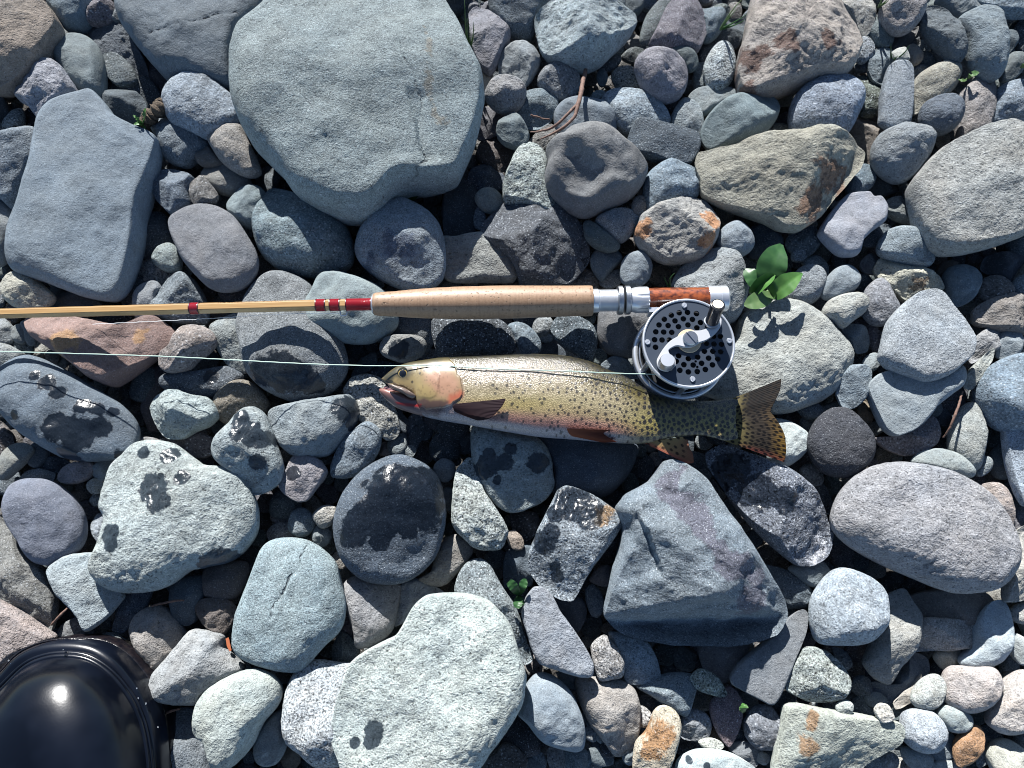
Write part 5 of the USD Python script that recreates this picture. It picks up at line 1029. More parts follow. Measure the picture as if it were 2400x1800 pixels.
obj('face_rim', ringmesh(CF, ZF-.0012, RF*.975, RF*.030, .0024), silver, reel, smooth=True)
obj('face_flange', ringmesh(CF, ZF-.0040, RF*.955, RF*.030, .0018), silver2, reel, smooth=True)
CB = CF; RB = RF*1.0
obj('frame_ring', ringmesh(CB, ZB+.002, RB*1.0, RB*.062, .0040), silver, reel, smooth=True)
obj('frame_inner_ring', ringmesh(CB, ZB+.0035, RB*.90, RB*.03, .0022), silver2, reel, smooth=True)
obj('back_plate', disc(CB, ZB-.0012, ZB+.0005, RB*.94), navy, reel, smooth=30)
obj('spool', cat([disc(CF, ZB+.002, ZF-.012, RF*.62), disc(CF, ZB+.001, ZB+.0025, RF*.86), disc(CF, ZF-.011, ZF-.0095, RF*.88)]), blackm, reel, smooth=30)
coil = []
obj('wound_line', cat([ringmesh(CF, z, RF*.64, .0006, .0006, 64) for z in np.arange(ZB+.004, ZF-.014, .0012)]), plain('wound_line', (.03, .045, .04), .5), reel, smooth=True)
for a in (-95, -62, 205, 160, 88, 20):
    p = CF[:2]+RF*.93*np.array([math.cos(math.radians(a)), math.sin(math.radians(a))])
    obj('pillar', lathe(np.array([p[0], p[1], 0]), Zax, [(ZB, .0030), (ZB+.003, .0022), (ZF-.006, .0022), (ZF-.004, .0030)], 20, up=(1, 0, 0)), silver2, reel, smooth=40)
def screw(x, y, r, z, name, rot, m=silver, h=.0010):
    c = R2(x, y, z)
    rr = np.linalg.norm(R2(x+r, y, z)-c)
    s = manifold3d.CrossSection.circle(rr, 32).extrude(h, 0, 0, (1., 1.))
    d = manifold3d.Manifold.cylinder(h*.5, rr, rr*.86, 32).translate((0, 0, h))
    sl = manifold3d.Manifold.cube((rr*3, rr*.20, h*1.2), True).rotate((0, 0, rot)).translate((0, 0, h*1.55))
    b = (s+d-sl).translate((float(c[0]), float(c[1]), float(z)))
    return obj(name, b, m, reel)
for (x, y, ro) in ((1388, 402, 60), (935, 855, 40), (1943, 838, -15), (1490, 1310, 75)): screw(x, y, 33, ZF, 'face_screw', ro)
hc = R2(1446, 842, ZF); obj('hub_washer', disc(hc, ZF, ZF+.0012, np.linalg.norm(R2(1446+150, 842, ZF)-hc)), ivory, reel, smooth=30)
S = closed_spline(np.array([(1500, 725), (1580, 722), (1660, 698), (1712, 650), (1700, 560), (1760, 520), (1830, 560), (1822, 660), (1760, 745), (1660, 820), (1570, 852), (1530, 880), (1460, 905), (1380, 905), (1300, 890), (1235, 912), (1185, 955), (1200, 1010), (1260, 1060), (1260, 1150), (1180, 1200), (1090, 1170), (1062, 1090), (1095, 1010), (1150, 925), (1220, 850), (1310, 795), (1380, 765), (1440, 735)]), 160)
Sw = at('R', S, ZF+.003)[:, :2]; sp_ = Polygon(Sw).buffer(0)
cr = [trimesh.creation.extrude_polygon(sp_.buffer(.0007-b), h, engine='earcut') for b, h in ((0, .0022), (.0005, .0027))]
for c_ in cr: c_.apply_translation([0, 0, ZF+.0014])
obj('crank', cat(cr), bright, reel)
screw(1460, 812, 93, ZF+.0040, 'centre_screw', -52, silver2, .0018)
kb, kt = R2(1728, 606, ZF+.004), R2(1806, 385, ZF+.024)
ka = (kt-kb); kl = np.linalg.norm(ka); ka /= kl
kr = np.linalg.norm(R2(1820+92, 360, ZF+.024)-R2(1820, 360, ZF+.024))
kn = obj('crank_knob', lathe(kb, ka, [(0, kr*.55), (.001, kr*.95), (kl*.3, kr*.90), (kl*.7, kr*.93), (kl-.001, kr*.98), (kl-.0002, kr*.94), (kl, kr*.8)], 48, up=(1, 0, 0)), blackp, reel, smooth=40)
obj('knob_cap', lathe(kb+ka*(kl-.0003), ka, [(0, kr*.72), (.0006, kr*.72), (.0009, kr*.62)], 40, up=(1, 0, 0)), speck('shell_cap', (.45, .36, .24), (.75, .70, .60), 300., .4, .6, .25), kn, smooth=30)
obj('knob_collar', lathe(kb, ka, [(-.0012, kr*1.0), (-.0002, kr*1.08), (.0010, kr*1.08), (.0016, kr*.9)], 40, up=(1, 0, 0)), silver2, kn, smooth=30)
wb, wt = R2(1166, 1118, ZF+.004), R2(1184, 1072, ZF+.0105)
wa = wt-wb; wl = np.linalg.norm(wa); wa /= wl; wr = np.linalg.norm(R2(1166+92, 1118, ZF+.01)-R2(1166, 1118, ZF+.01))
cw = obj('counterweight', lathe(wb, wa, [(0, wr*1.08), (.0003, wr*1.12), (wl*.5, wr*1.06), (wl-.0005, wr*.98), (wl, wr*.93)], 48, up=(1, 0, 0)), silver2, reel, smooth=40)
# foot: a saddle on the near side of the reel seat and a stem to the frame
bd = np.cross(axB, Zax); bd /= np.linalg.norm(bd); bd = bd if bd[1] < 0 else -bd
def footbox(x0_, x1_, o0, o1, z0_, z1_):
    a, b = B0+axB*tB('R', x0_), B0+axB*tB('R', x1_)
    P = [np.r_[(p+bd*o)[:2], z] for z in (z0_, z1_) for (p, o) in ((a, o0), (b, o0), (b, o1), (a, o1))]
    return trimesh.convex.convex_hull(np.array(P))
ro = 146*mR
obj('reel_foot', cat([footbox(950, 1720, ro-.0012, ro+.0028, ZR-.006, ZR+.006), footbox(1240, 1560, ro+.001, ro+.009, ZR-.005, ZR+.005)]), silver, reel)

# ---------------------------------------------------------------- line
ln = [at('G', [(-60, 758)], .024)[0], at('G', [(300, 768)], .021)[0], at('G', [(830, 790)], .0190)[0], at('E', [(560, 708)], .0205)[0], at('E', [(900, 727)], .0235)[0], at('R', [(0, 1213)], .0265)[0], at('R', [(560, 1238)], .0252)[0], at('R', [(900, 1246)], .0245)[0], R2(1080, 1252, .024)]
fl = obj('fly_line', tube(open_spline(np.array(ln), 120), .00045, 8), mint, origin=ln[3], smooth=True)
tag(fl, 'pale mint fly line stretched from the reel over the fish to the left edge', 'fishing line')
tp = [at('D', [(600, 442)], .004)[0], at('D', [(900, 428)], .008)[0], at('D', [(1440, 400)], .013)[0], at('K', [(1000, 380)], .016)[0], at('K', [(1300, 375)], .019)[0], at('K', [(1560, 370)], .020)[0]]
lf = obj('leader', tube(open_spline(np.array(tp), 80), .00016, 6), clear, origin=tp[2], smooth=True)
tag(lf, 'thin clear leader running from the hook keeper along the rod', 'leader')

# ---------------------------------------------------------------- trout
ZT = .009
trout = new_thing('trout', at('E', [(1300, 900)], ZT)[0], 'spotted cutthroat trout lying on its side with an open mouth', 'fish')
TOP = np.array([(262, 797), (285, 775), (310, 753), (370, 715), (450, 690), (560, 673), (640, 662), (800, 655), (1000, 647), (1200, 640), (1400, 648), (1550, 672), (1700, 728), (1850, 788), (1950, 850), (2050, 895), (2154, 925), (2300, 940), (2420, 936), (2511, 925), (2570, 930)], float)
BOT = np.array([(262, 803), (300, 832), (350, 868), (420, 900), (466, 918), (484, 950), (500, 1000), (530, 1035), (620, 1060), (850, 1100), (1100, 1145), (1300, 1175), (1500, 1190), (1700, 1207), (1900, 1217), (1990, 1212), (2080, 1190), (2154, 1175), (2320, 1161), (2420, 1180), (2485, 1196), (2570, 1180)], float)
fT, fB = PchipInterpolator(TOP[:, 0], TOP[:, 1]), PchipInterpolator(BOT[:, 0], BOT[:, 1])
NX, NU, ND = 900, 210, 14
X = 262+(2570-262)*np.linspace(0, 1, NX)
th = np.r_[np.linspace(-math.pi/2, math.pi/2, NU), np.linspace(math.pi/2, 1.5*math.pi, ND)[1:-1]]
yt, yb = fT(X), fB(X); mid, half = (yt+yb)/2, (yb-yt)/2
scaleE = np.linalg.norm(at('E', [(1300, 900)], ZT)[0]-at('E', [(1301, 900)], ZT)[0])
wfac = np.interp(X, [262, 300, 400, 520, 800, 1200, 1800, 2150, 2300, 2400, 2480, 2570], [.5, .6, .55, .50, .52, .54, .50, .42, .36, .27, .16, .02])
halfw = ndimage.gaussian_filter1d(half, 12)*scaleE*wfac
EX = np.repeat(X[:, None], len(th), 1); EY = mid[:, None]+half[:, None]*np.sin(th)[None, :]
cz = np.cos(th); czs = np.sign(cz)*np.abs(cz)**.86
Zf = ZT+halfw[:, None]*czs[None, :]
topm = np.zeros(len(th), bool); topm[:NU] = True
WX = EX+13*(meshkit.fbm(np.stack([EX/42, EY/42, EX*0+1], -1), 4, 21)-.5)*2; WY = EY+13*(meshkit.fbm(np.stack([EX/42, EY/42, EX*0+7], -1), 4, 22)-.5)*2
def pdist(poly, x=WX, y=WY):
    d = np.full(x.shape, 1e9)
    for (a, b), (c_, d_) in zip(poly[:-1], poly[1:]):
        l2 = (c_-a)**2+(d_-b)**2; s = np.clip(((x-a)*(c_-a)+(y-b)*(d_-b))/l2, 0, 1); d = np.minimum(d, np.hypot(x-a-s*(c_-a), y-b-s*(d_-b)))
    return d
def inside(poly, soft, x=WX, y=WY):
    p = np.array(poly, float); ins = np.zeros(x.shape, bool); k = len(p)
    for i in range(k):
        (a, b), (c_, d_) = p[i], p[(i+1) % k]
        if b == d_: continue
        ins ^= ((b > y) != (d_ > y)) & (x < (c_-a)*(y-b)/(d_-b)+a)
    d = pdist(np.vstack([p, p[:1]]), x, y)
    return smoothstep(-soft, soft, np.where(ins, d, -d))
def curve(p, n=40): return open_spline(np.array(p, float), n)
# gill cover, cheek and jaw relief
gill = curve([(690, 668), (735, 720), (768, 790), (783, 850), (788, 905), (770, 950), (700, 985), (640, 1000)])
pre = curve([(632, 755), (645, 800), (646, 850), (632, 905), (600, 935), (545, 940)])
headm = inside(np.vstack([[(250, 780), (330, 700), (500, 650)], gill, [(560, 1010), (480, 960), (400, 900), (300, 850)]]), 5)
rel = .0011*headm
cheek = inside(np.vstack([[(500, 740), (600, 735)], pre, [(490, 920), (470, 850)]]), 10); rel = rel+.0003*cheek
rel = rel-.0010*np.exp(-(pdist([(300, 822), (350, 846), (420, 862), (470, 905)])/7)**2)
rel = rel-.0008*np.exp(-(np.hypot(EX-412, EY-770)/34)**2)*0
PT = np.stack([EX, EY], -1)
ray = at('E', PT.reshape(-1, 2), ZT).reshape(*EX.shape, 3)
edge_ = np.maximum(np.cos(th), 0)[None, :]**.5
bump_ = (meshkit.fbm(np.stack([EX/140, EY/140, EX*0], -1), 3, 2)-.5)*.0012*edge_
FV = ray.copy(); FV[..., 2] = Zf+np.where(topm[None, :], (rel+bump_)*edge_, 0)
nth = len(th)
i, j = np.meshgrid(np.arange(NX-1), np.arange(nth), indexing='ij'); j2 = (j+1) % nth
q = np.stack([i*nth+j, i*nth+j2, (i+1)*nth+j2, (i+1)*nth+j], -1).reshape(-1, 4)
FF = np.vstack([q[:, [0, 1, 2]], q[:, [0, 2, 3]]])
# colours of the skin
v_ = np.sin(th)[None, :]+0*EX
def C(r, g, b): return lin((r, g, b))*.40
ramp_v = [-1, -.8, -.5, -.15, .2, .45, .62, .75, .86, 1]
body_c = np.array([C(40, 42, 34), C(76, 72, 44), C(122, 110, 66), C(186, 172, 136), C(208, 192, 152), C(208, 184, 140), C(216, 168, 144), C(212, 156, 142), C(198, 186, 188), C(172, 174, 186)])
tail_c = np.array([C(60, 58, 44), C(92, 88, 60), C(134, 124, 80), C(150, 138, 86), C(170, 158, 92), C(184, 168, 96), C(186, 168, 100), C(180, 164, 106), C(172, 156, 110), C(150, 140, 110)])
vv = v_+.10*(meshkit.fbm(np.stack([EX/260, EY/260, EX*0+3], -1), 3, 9)-.5)
colA = np.stack([np.interp(vv, ramp_v, body_c[:, k]) for k in range(3)], -1); colB = np.stack([np.interp(vv, ramp_v, tail_c[:, k]) for k in range(3)], -1)
mx = smoothstep(1750, 2080, EX+.25*(EY-900))[..., None]
col = colA*(1-mx)+colB*mx
flank = np.exp(-(((EX-1050)/420)**2+((EY-790)/75)**2))[..., None]; col = col*(1-.38*flank)+C(206, 184, 178)*.38*flank
yel = np.exp(-(((EX-1150)/300)**2+((EY-985)/50)**2))[..., None]; col = col*(1-.55*yel)+C(196, 178, 98)*.55*yel
def blend(m, c_, a=1.0):
    global col
    m = (m*a)[..., None]; col = col*(1-m)+np.asarray(c_)*m
# head
blend(headm, C(180, 158, 108), .9)
blend(headm*smoothstep(765, 690, WY), C(70, 70, 46), .9)
blend(np.exp(-(((EX-430)/75)**2+((EY-745)/48)**2)), C(96, 98, 78), .7)
blend(np.exp(-(np.hypot(EX-412, EY-768)/52)**4), C(52, 54, 46), .8)
blend(inside([(262, 790), (300, 760), (372, 720), (372, 790), (330, 835), (290, 830)], 14), C(74, 74, 58), .9)
blend(inside([(560, 770), (630, 750), (700, 765), (748, 800), (776, 860), (778, 905), (722, 955), (640, 930), (590, 890), (560, 840)], 42), C(216, 158, 134), .68)
blend(inside([(500, 850), (590, 860), (640, 910), (590, 945), (510, 930)], 26), C(190, 166, 108), .7)
blend(inside([(640, 700), (720, 690), (752, 770), (700, 770), (640, 745)], 24), C(196, 170, 112), .6)
blend(smoothstep(.60, .74, meshkit.fbm(np.stack([EX/12, EY/12, EX*0], -1), 2, 41))*headm, C(110, 92, 68), .35)
blend(np.exp(-(pdist(pre[:20])/4)**2), C(120, 80, 64), .45)
blend(np.exp(-(pdist(gill[4:32])/5)**2), C(130, 100, 76), .4)
blend(inside([(684, 975), (715, 930), (775, 895), (795, 905), (790, 938), (700, 985)], 20), C(220, 112, 82), .8)
blend(inside([(480, 940), (600, 950), (700, 960), (690, 1000), (640, 1045), (560, 1040), (500, 1015)], 14), C(104, 76, 74), .85)
blend(inside([(470, 962), (530, 975), (528, 992), (480, 985)], 6), C(176, 24, 18), .9)
blend(inside([(690, 985), (740, 975), (800, 1020), (860, 1085), (700, 1060), (640, 1040)], 16), C(196, 186, 190), .8)
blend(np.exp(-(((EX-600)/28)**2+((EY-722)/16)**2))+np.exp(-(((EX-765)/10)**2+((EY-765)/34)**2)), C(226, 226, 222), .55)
# lateral line
# spots
rs = np.random.RandomState(31); spots = [(878, 857, 8), (905, 850, 8), (825, 900, 8), (1000, 803, 8), (1117, 828, 7), (1098, 918, 7), (1180, 965, 7), (1200, 862, 7), (1280, 858, 7), (1303, 912, 7), (1508, 884, 10), (1430, 795, 8), (1506, 790, 9), (1578, 786, 9), (1655, 845, 9), (1720, 845, 9), (1610, 905, 9), (1545, 978, 8), (1605, 990, 8), (1658, 985, 8), (1720, 990, 9), (1762, 1045, 8), (1888, 1050, 10), (1840, 978, 10), (1425, 1022, 6), (520, 782, 8), (470, 832, 9), (548, 765, 8), (1500, 935, 6), (1190, 713, 9), (1260, 718, 9), (1150, 682, 8), (1237, 686, 8), (1130, 720, 7), (1025, 718, 8), (1080, 678, 7), (1380, 725, 8), (1310, 735, 7)]
tries = 0
while len(spots) < 430 and tries < 60000:
    tries += 1
    x = rs.uniform(800, 2560); t_, b_ = fT(x), fB(x); y = rs.uniform(t_+4, b_-6); vloc = (y-t_)/(b_-t_)
    dens = np.interp(x, [790, 1000, 1400, 1700, 1950, 2100, 2560], [.006, .012, .03, .10, .38, 1, 1])*np.interp(vloc, [0, .3, .6, .85, 1], [1.5, 1.0, .55, .3, .25] if x < 1950 else [1.2, 1.1, 1., .8, .4])
    if rs.rand() > dens: continue
    r_ = rs.uniform(7.5, 12) if x < 1900 else rs.uniform(10.5, 17)
    gap = 2.1 if x > 1950 else 2.6
    if any((x-a)**2+(y-b)**2 < ((r_+c_)*.5*gap)**2 for a, b, c_ in spots[-400:]): continue
    spots.append((x, y, r_))
wob = 1+.55*(meshkit.noise(np.stack([EX/9, EY/9, EX*0], -1), 3)-.5)
sp_m = np.zeros(EX.shape)
for (x, y, r_) in spots:
    i0, i1 = np.searchsorted(X, [x-24, x+24]); sl = slice(max(i0, 0), i1)
    d = np.hypot((EX[sl]-x)*(1.08), (EY[sl]-y)*.95)*wob[sl]
    sp_m[sl] = np.maximum(sp_m[sl], smoothstep(r_*1.12, r_*.72, d)*topm[None, :])
blend(sp_m*np.interp(EX, [800, 1700, 2000], [.78, .86, .95]), C(38, 36, 40), 1.0)
sc_m = smoothstep(.25, -.05, headm-.0)*np.ones_like(EX)
body = obj('body', trimesh.Trimesh(FV.reshape(-1, 3), FF, process=False), fish_mat, trout, smooth=True, prim={'col': np.clip(col.reshape(-1, 3), .003, .9), 'scale': sc_m.reshape(-1)*.9})
def surf(x, y, lift):
    """A point on the trout's flank."""
    t_, b_ = fT(x), fB(x); m_, h_ = (t_+b_)/2, (b_-t_)/2
    c0 = math.sqrt(max(0, 1-((y-m_)/h_)**2)); z = ZT+np.interp(x, X, halfw)*c0**.86+lift
    return np.r_[at('E', [(x, y)], ZT)[0][:2], z]
# eye
ec = surf(410, 772, -.0022); er = 46*scaleE
sph = trimesh.creation.icosphere(5, 1.0); ev = sph.vertices*[er, er, .0052]+ec
dd = np.hypot(ev[:, 0]-ec[0]+.0003, ev[:, 1]-ec[1]+.0007)/er
ecol = np.where((dd < .50)[:, None], [.004, .004, .006], np.where((dd < .62)[:, None], lin((214, 182, 96))*.4, lin((58, 60, 52))*.4))
obj('eye', trimesh.Trimesh(ev, sph.faces, process=False), eye_mat, trout, smooth=True, prim={'col': ecol})
def pillow(fr, pts, zs, hup, hdn, colf, name, parent, p=2., matl=fish_mat, n=150, rows=26):
    O = closed_spline(np.array(pts, float), n); W = at(fr, O, zs)[:, :2]
    ccw = Polygon(W).exterior.is_ccw
    if not ccw: W = W[::-1]; O = O[::-1]
    c_ = star_center(W); co = star_center(O)
    t = np.linspace(0, 1, rows+1)[:-1]; V, E2 = [], []
    for r in 1-(.3*t+.7*t*t): V.append(np.c_[c_+(W-c_)*r, np.full(n, zs+hup*(1-r**p)**(1/p))]); E2.append(co+(O-co)*r)
    V.append(np.r_[c_, zs+hup][None]); E2.append(co[None]); V.append(np.c_[c_+(W-c_)*.7, np.full(n, zs-hdn)]); E2.append(co+(O-co)*.7); V.append(np.r_[c_, zs-hdn][None]); E2.append(co[None])
    V, E2 = np.vstack(V), np.vstack(E2); F = []; j = np.arange(n); k2 = (j+1) % n
    for i in range(rows-1): a, b = i*n, (i+1)*n; F += [np.stack([a+j, a+k2, b+k2], 1), np.stack([a+j, b+k2, b+j], 1)]
    e = rows*n; F.append(np.stack([(rows-1)*n+j, (rows-1)*n+k2, np.full(n, e)], 1))
    F += [np.stack([j, e+1+k2, k2], 1), np.stack([j, e+1+j, e+1+k2], 1), np.stack([e+1+j, np.full(n, e+1+n), e+1+k2], 1)]
    colr = np.asarray(colf(E2[:, 0], E2[:, 1]))
    return obj(name, trimesh.Trimesh(V, np.vstack(F), process=False), matl, parent, smooth=True, prim={'col': colr, 'scale': np.zeros(len(V))})
def jawc(x, y):
    t = smoothstep(0, 60, pdist([(245, 868), (300, 878), (380, 890), (470, 930)], x, y))[:, None]
    c_ = C(176, 124, 114)*(1-t)+C(120, 98, 98)*t
    m = (inside([(355, 955), (440, 967), (530, 978), (530, 992), (430, 984), (365, 970)], 5, x, y)*.9)[:, None]
    return c_*(1-m)+C(186, 22, 16)*m
obj_j = pillow('E', [(243, 868), (262, 858), (310, 868), (370, 880), (430, 905), (480, 915), (560, 930), (620, 990), (600, 1050), (520, 1036), (430, 1010), (350, 978), (295, 935), (258, 896)], ZT-.001, .0078, .006, jawc, 'lower_jaw', trout)
pillow('E', [(285, 840), (330, 860), (400, 880), (470, 905), (490, 940), (440, 935), (380, 905), (320, 888), (275, 872)], ZT-.003, .0045, .004, lambda x, y: C(150, 104, 110)+0*np.c_[x, x, x], 'mouth_lining', trout, n=80, rows=10)
pillow('E', [(300, 826), (345, 838), (400, 852), (445, 875), (484, 905), (470, 922), (440, 918), (405, 895), (350, 868), (315, 850)], ZT+.0085, .0042, .004, lambda x, y: C(140, 120, 110)*(1-.3*smoothstep(340, 480, x))[:, None]+0*np.c_[x, x, x], 'maxilla', trout, n=90, rows=12)
def fin(name, fr, base, tips, z_base, z_tip, colf, nray=26, nr=40, sag=0., ripple=.00035):
    """A fin: base curve to outer curve, with rays; coloured by colf(s along the base, t outwards)."""
    nb = nray*6+1
    b2, t2 = open_spline(np.array(base, float), nb), open_spline(np.array(tips, float), nb)
    t = np.linspace(0, 1, nr)
    P = b2[None]*(1-t[:, None, None])+t2[None]*t[:, None, None]
    zb = np.interp(np.linspace(0, 1, nb), np.linspace(0, 1, len(np.atleast_1d(z_base))), np.atleast_1d(z_base)); zt = np.interp(np.linspace(0, 1, nb), np.linspace(0, 1, len(np.atleast_1d(z_tip))), np.atleast_1d(z_tip))
    Z = zb[None]*(1-t[:, None])+zt[None]*t[:, None]+sag*np.sin(t*math.pi)[:, None]
    s = np.linspace(0, 1, nb); rp = np.cos(s*nray*2*math.pi)
    Z = Z+ripple*rp[None]*np.minimum(1, (.2+t[:, None]))
    # perspective: points measured at their own height
    W = np.stack([at(fr, P.reshape(-1, 2)[k::1][:0] if False else P[r], Z[r]) for k, r in ((0, r) for r in range(nr))])
    lowr = W.copy(); thick = .0011*(1-.75*t)[:, None]; lowr[..., 2] -= thick
    V = np.vstack([W.reshape(-1, 3), lowr.reshape(-1, 3)]); N = nr*nb
    i, j = np.meshgrid(np.arange(nr-1), np.arange(nb-1), indexing='ij'); a = i*nb+j
    q = np.stack([a, a+1, a+nb+1, a+nb], -1).reshape(-1, 4); F = [q[:, [0, 1, 2]], q[:, [0, 2, 3]], q[:, [0, 2, 1]]+N, q[:, [0, 3, 2]]+N]
    rim = np.r_[np.arange(nb), np.arange(1, nr)*nb+nb-1, (nr-1)*nb+np.arange(nb-2, -1, -1), np.arange(nr-2, 0, -1)*nb]; r2 = np.roll(rim, -1)
    F += [np.stack([rim, rim+N, r2], 1), np.stack([r2, rim+N, r2+N], 1)]
    SS, TT = np.meshgrid(s, t); cc = colf(SS, TT, P[..., 0], P[..., 1], rp[None]+0*TT)
    cc = np.clip(cc.reshape(-1, 3), .003, .9)
    m = trimesh.Trimesh(V, np.vstack(F), process=False)
    tri = m.triangles_cross[:, 2][:len(q)*2].sum()
    if tri < 0: m.faces = m.faces[:, ::-1]
    return obj(name, m, fin_mat, trout, smooth=True, prim={'col': np.vstack([cc, cc])})
def mixc(a, b, m): m = np.clip(m, 0, 1)[..., None]; return a*(1-m)+b*m
def finspots(x, y, seed, dens, size, stretch, ang):
    u = (x*math.cos(ang)+y*math.sin(ang))/stretch; w = -x*math.sin(ang)+y*math.cos(ang)
    rs = np.random.RandomState(seed); best = np.zeros(x.shape)
    lo, hi = (u.min(), w.min()), (u.max(), w.max()); pts = []
    for _ in range(6000):
        p = (rs.uniform(lo[0], hi[0]), rs.uniform(lo[1], hi[1]))
        if all((p[0]-a)**2+(p[1]-b)**2 > dens**2 for a, b in pts): pts.append(p)
    from scipy.spatial import cKDTree
    d, _ = cKDTree(np.array(pts)).query(np.stack([u.ravel(), w.ravel()], 1)); return smoothstep(size*1.2, size*.8, d.reshape(x.shape)*(1+.4*(meshkit.noise(np.stack([x/14, y/14, x*0], -1), seed)-.5)))
def pec(s, t, x, y, rp):
    return mixc(C(62, 44, 50)+0*s[..., None], C(104, 56, 50), .9*smoothstep(.45, 1., s)*smoothstep(.9, .2, t))*(1+.14*rp[..., None])
fin('pectoral_fin', 'E', [(735, 958), (722, 975), (730, 1000), (770, 1025)], [(1066, 924), (1050, 960), (1010, 1010), (955, 1055), (880, 1066)], [ZT+.0135, ZT+.012, ZT+.010, ZT+.008], [ZT+.0200, ZT+.0185, ZT+.016, ZT+.012], pec, 20, 40, .0012, .00008)
def pel(s, t, x, y, rp): return mixc(C(186, 112, 84)+0*s[..., None], C(112, 52, 40), t*.9)*(1+.12*rp[..., None])
fin('pelvic_fin', 'E', [(1462, 1118), (1470, 1140), (1500, 1168)], [(1782, 1128), (1700, 1150), (1740, 1180), (1785, 1205), (1690, 1208)], [ZT+.0150, ZT+.012, ZT+.0085], [ZT+.0125, ZT+.0105, ZT+.009, ZT+.0065, ZT+.004], pel, 14, 36, .0012, .0001)
def anal(s, t, x, y, rp):
    c_ = mixc(C(214, 186, 128)+0*s[..., None], C(168, 104, 88), t*.9); c_ = mixc(c_, C(224, 124, 106), smoothstep(.22, .0, s)*.8)
    return mixc(c_*(1+.10*rp[..., None]), C(44, 36, 40), .85*finspots(x, y, 5, 52, 15, 1.6, .7)*smoothstep(.95, .6, t))
fin('anal_fin', 'T', [(365, 1200), (500, 1165), (680, 1140), (800, 1125)], [(850, 1440), (935, 1425), (925, 1330), (880, 1240), (872, 1165)], [ZT+.001, ZT+.002, ZT+.002, ZT+.001], [ZT-.002, ZT-.002, ZT-.001, ZT, ZT], anal, 18, 44, 0., .0001)
def caud(s, t, x, y, rp):
    c_ = mixc(C(112, 104, 76)+0*s[..., None], C(96, 86, 76), smoothstep(.2, .6, t))
    t = np.clip((t-.14)/.86, 0, 1); edge = smoothstep(.62, .95, t)
    c_ = mixc(c_, C(176, 138, 66), edge*(.25+.6*smoothstep(.4, .8, s)))
    c_ = mixc(c_, C(40, 33, 32), smoothstep(.52, .25, s)*.9)
    c_ = mixc(c_, C(196, 104, 92), smoothstep(.9, 1., s)*.7)
    c_ = mixc(C(158, 144, 92)+0*c_, c_, smoothstep(.0, .40, t))*(np.interp(t, [0, .08, .45], [1., .95, .55])[..., None]+.18*edge[..., None])
    return mixc(c_*(1+.12*rp[..., None]), C(20, 18, 22), .95*np.maximum(finspots(x, y, 8, 34, 14., 1.9, -.45)*(s < .5), finspots(x, y, 9, 34, 14., 1.9, .42)*(s >= .5)))
fin('tail_fin', 'T', [(1290, 716), (1300, 790), (1310, 880), (1310, 980), (1300, 1080), (1290, 1166)], [(1965, 440), (1958, 540), (1905, 680), (1845, 830), (1885, 890), (1960, 1000), (2012, 1130), (2024, 1270), (2002, 1425)], [ZT-.0005, ZT+.0006, ZT+.001, ZT+.001, ZT+.0006, ZT-.0005], [ZT-.001, ZT, ZT+.001, ZT+.001, ZT+.001, ZT, ZT-.001, ZT-.003, ZT-.006], caud, 40, 70, 0., .00006)
def dors(s, t, x, y, rp): return mixc(C(84, 78, 50)*(1+.2*rp[..., None]), C(36, 34, 34), finspots(x, y, 12, 40, 11, 1.4, .2)*.8)
fin('dorsal_fin', 'E', [(1190, 655), (1350, 662), (1500, 680), (1640, 722)], [(1230, 634), (1400, 641), (1560, 668), (1690, 716)], [ZT+.006]*4, [ZT+.003]*4, dors, 20, 16, 0., .0001)

# ---------------------------------------------------------------- plants and twigs
def leaf(parent, name, fr, spine, zs, wid, matl, fold=.25, curl=0.):
    n = 26; S = open_spline(np.array(spine, float), n); zz_ = PchipInterpolator(np.linspace(0, 1, len(zs)), zs)(np.linspace(0, 1, n))
    C3 = np.array([at(fr, [p], z)[0] for p, z in zip(S, zz_)])
    wv = PchipInterpolator(np.linspace(0, 1, len(wid)), wid)(np.linspace(0, 1, n))*FR[fr][2]*.33e-3
    T = np.gradient(C3, axis=0); T /= np.linalg.norm(T, axis=1, keepdims=True); B = np.cross([0, 0, 1.], T); B /= np.linalg.norm(B, axis=1, keepdims=True)
    N = np.cross(T, B); k = 11; u = np.linspace(-1, 1, k)
    V = C3[:, None]+B[:, None]*(u[None, :, None]*wv[:, None, None]) + N[:, None]*((fold*np.abs(u)[None, :, None]+curl*(u**2)[None, :, None])*wv[:, None, None])
    V = V+N[:, None]*(.00025*np.sin(np.linspace(0, 26, n))[:, None, None]*np.abs(u)[None, :, None])
    lo = V-N[:, None]*.0004; Nn = n*k; A = np.vstack([V.reshape(-1, 3), lo.reshape(-1, 3)])
    i, j = np.meshgrid(np.arange(n-1), np.arange(k-1), indexing='ij'); a = i*k+j; q = np.stack([a, a+1, a+k+1, a+k], -1).reshape(-1, 4)
    rim = np.r_[np.arange(k), np.arange(1, n)*k+k-1, (n-1)*k+np.arange(k-2, -1, -1), np.arange(n-2, 0, -1)*k]; r2 = np.roll(rim, -1)
    F = np.vstack([q[:, [0, 2, 1]], q[:, [0, 3, 2]], q[:, [0, 1, 2]]+Nn, q[:, [0, 2, 3]]+Nn, np.stack([rim, r2, rim+Nn], 1), np.stack([r2, r2+Nn, rim+Nn], 1)])
    return obj(name, trimesh.Trimesh(A, F, process=False), matl, parent, smooth=40)
pl = new_thing('leafy_plant', at('F', [(560, 230)], -.01)[0], 'broad leaved green seedling growing between the reel and the pale boulders', 'plant', None)
leaf(pl, 'leaf', 'F', [(545, 215), (560, 120), (595, 20), (640, -75)], [-0.007, 0.001, 0.005, 0.001], [14, 84, 104, 82, 12], leaf_dark, .12)
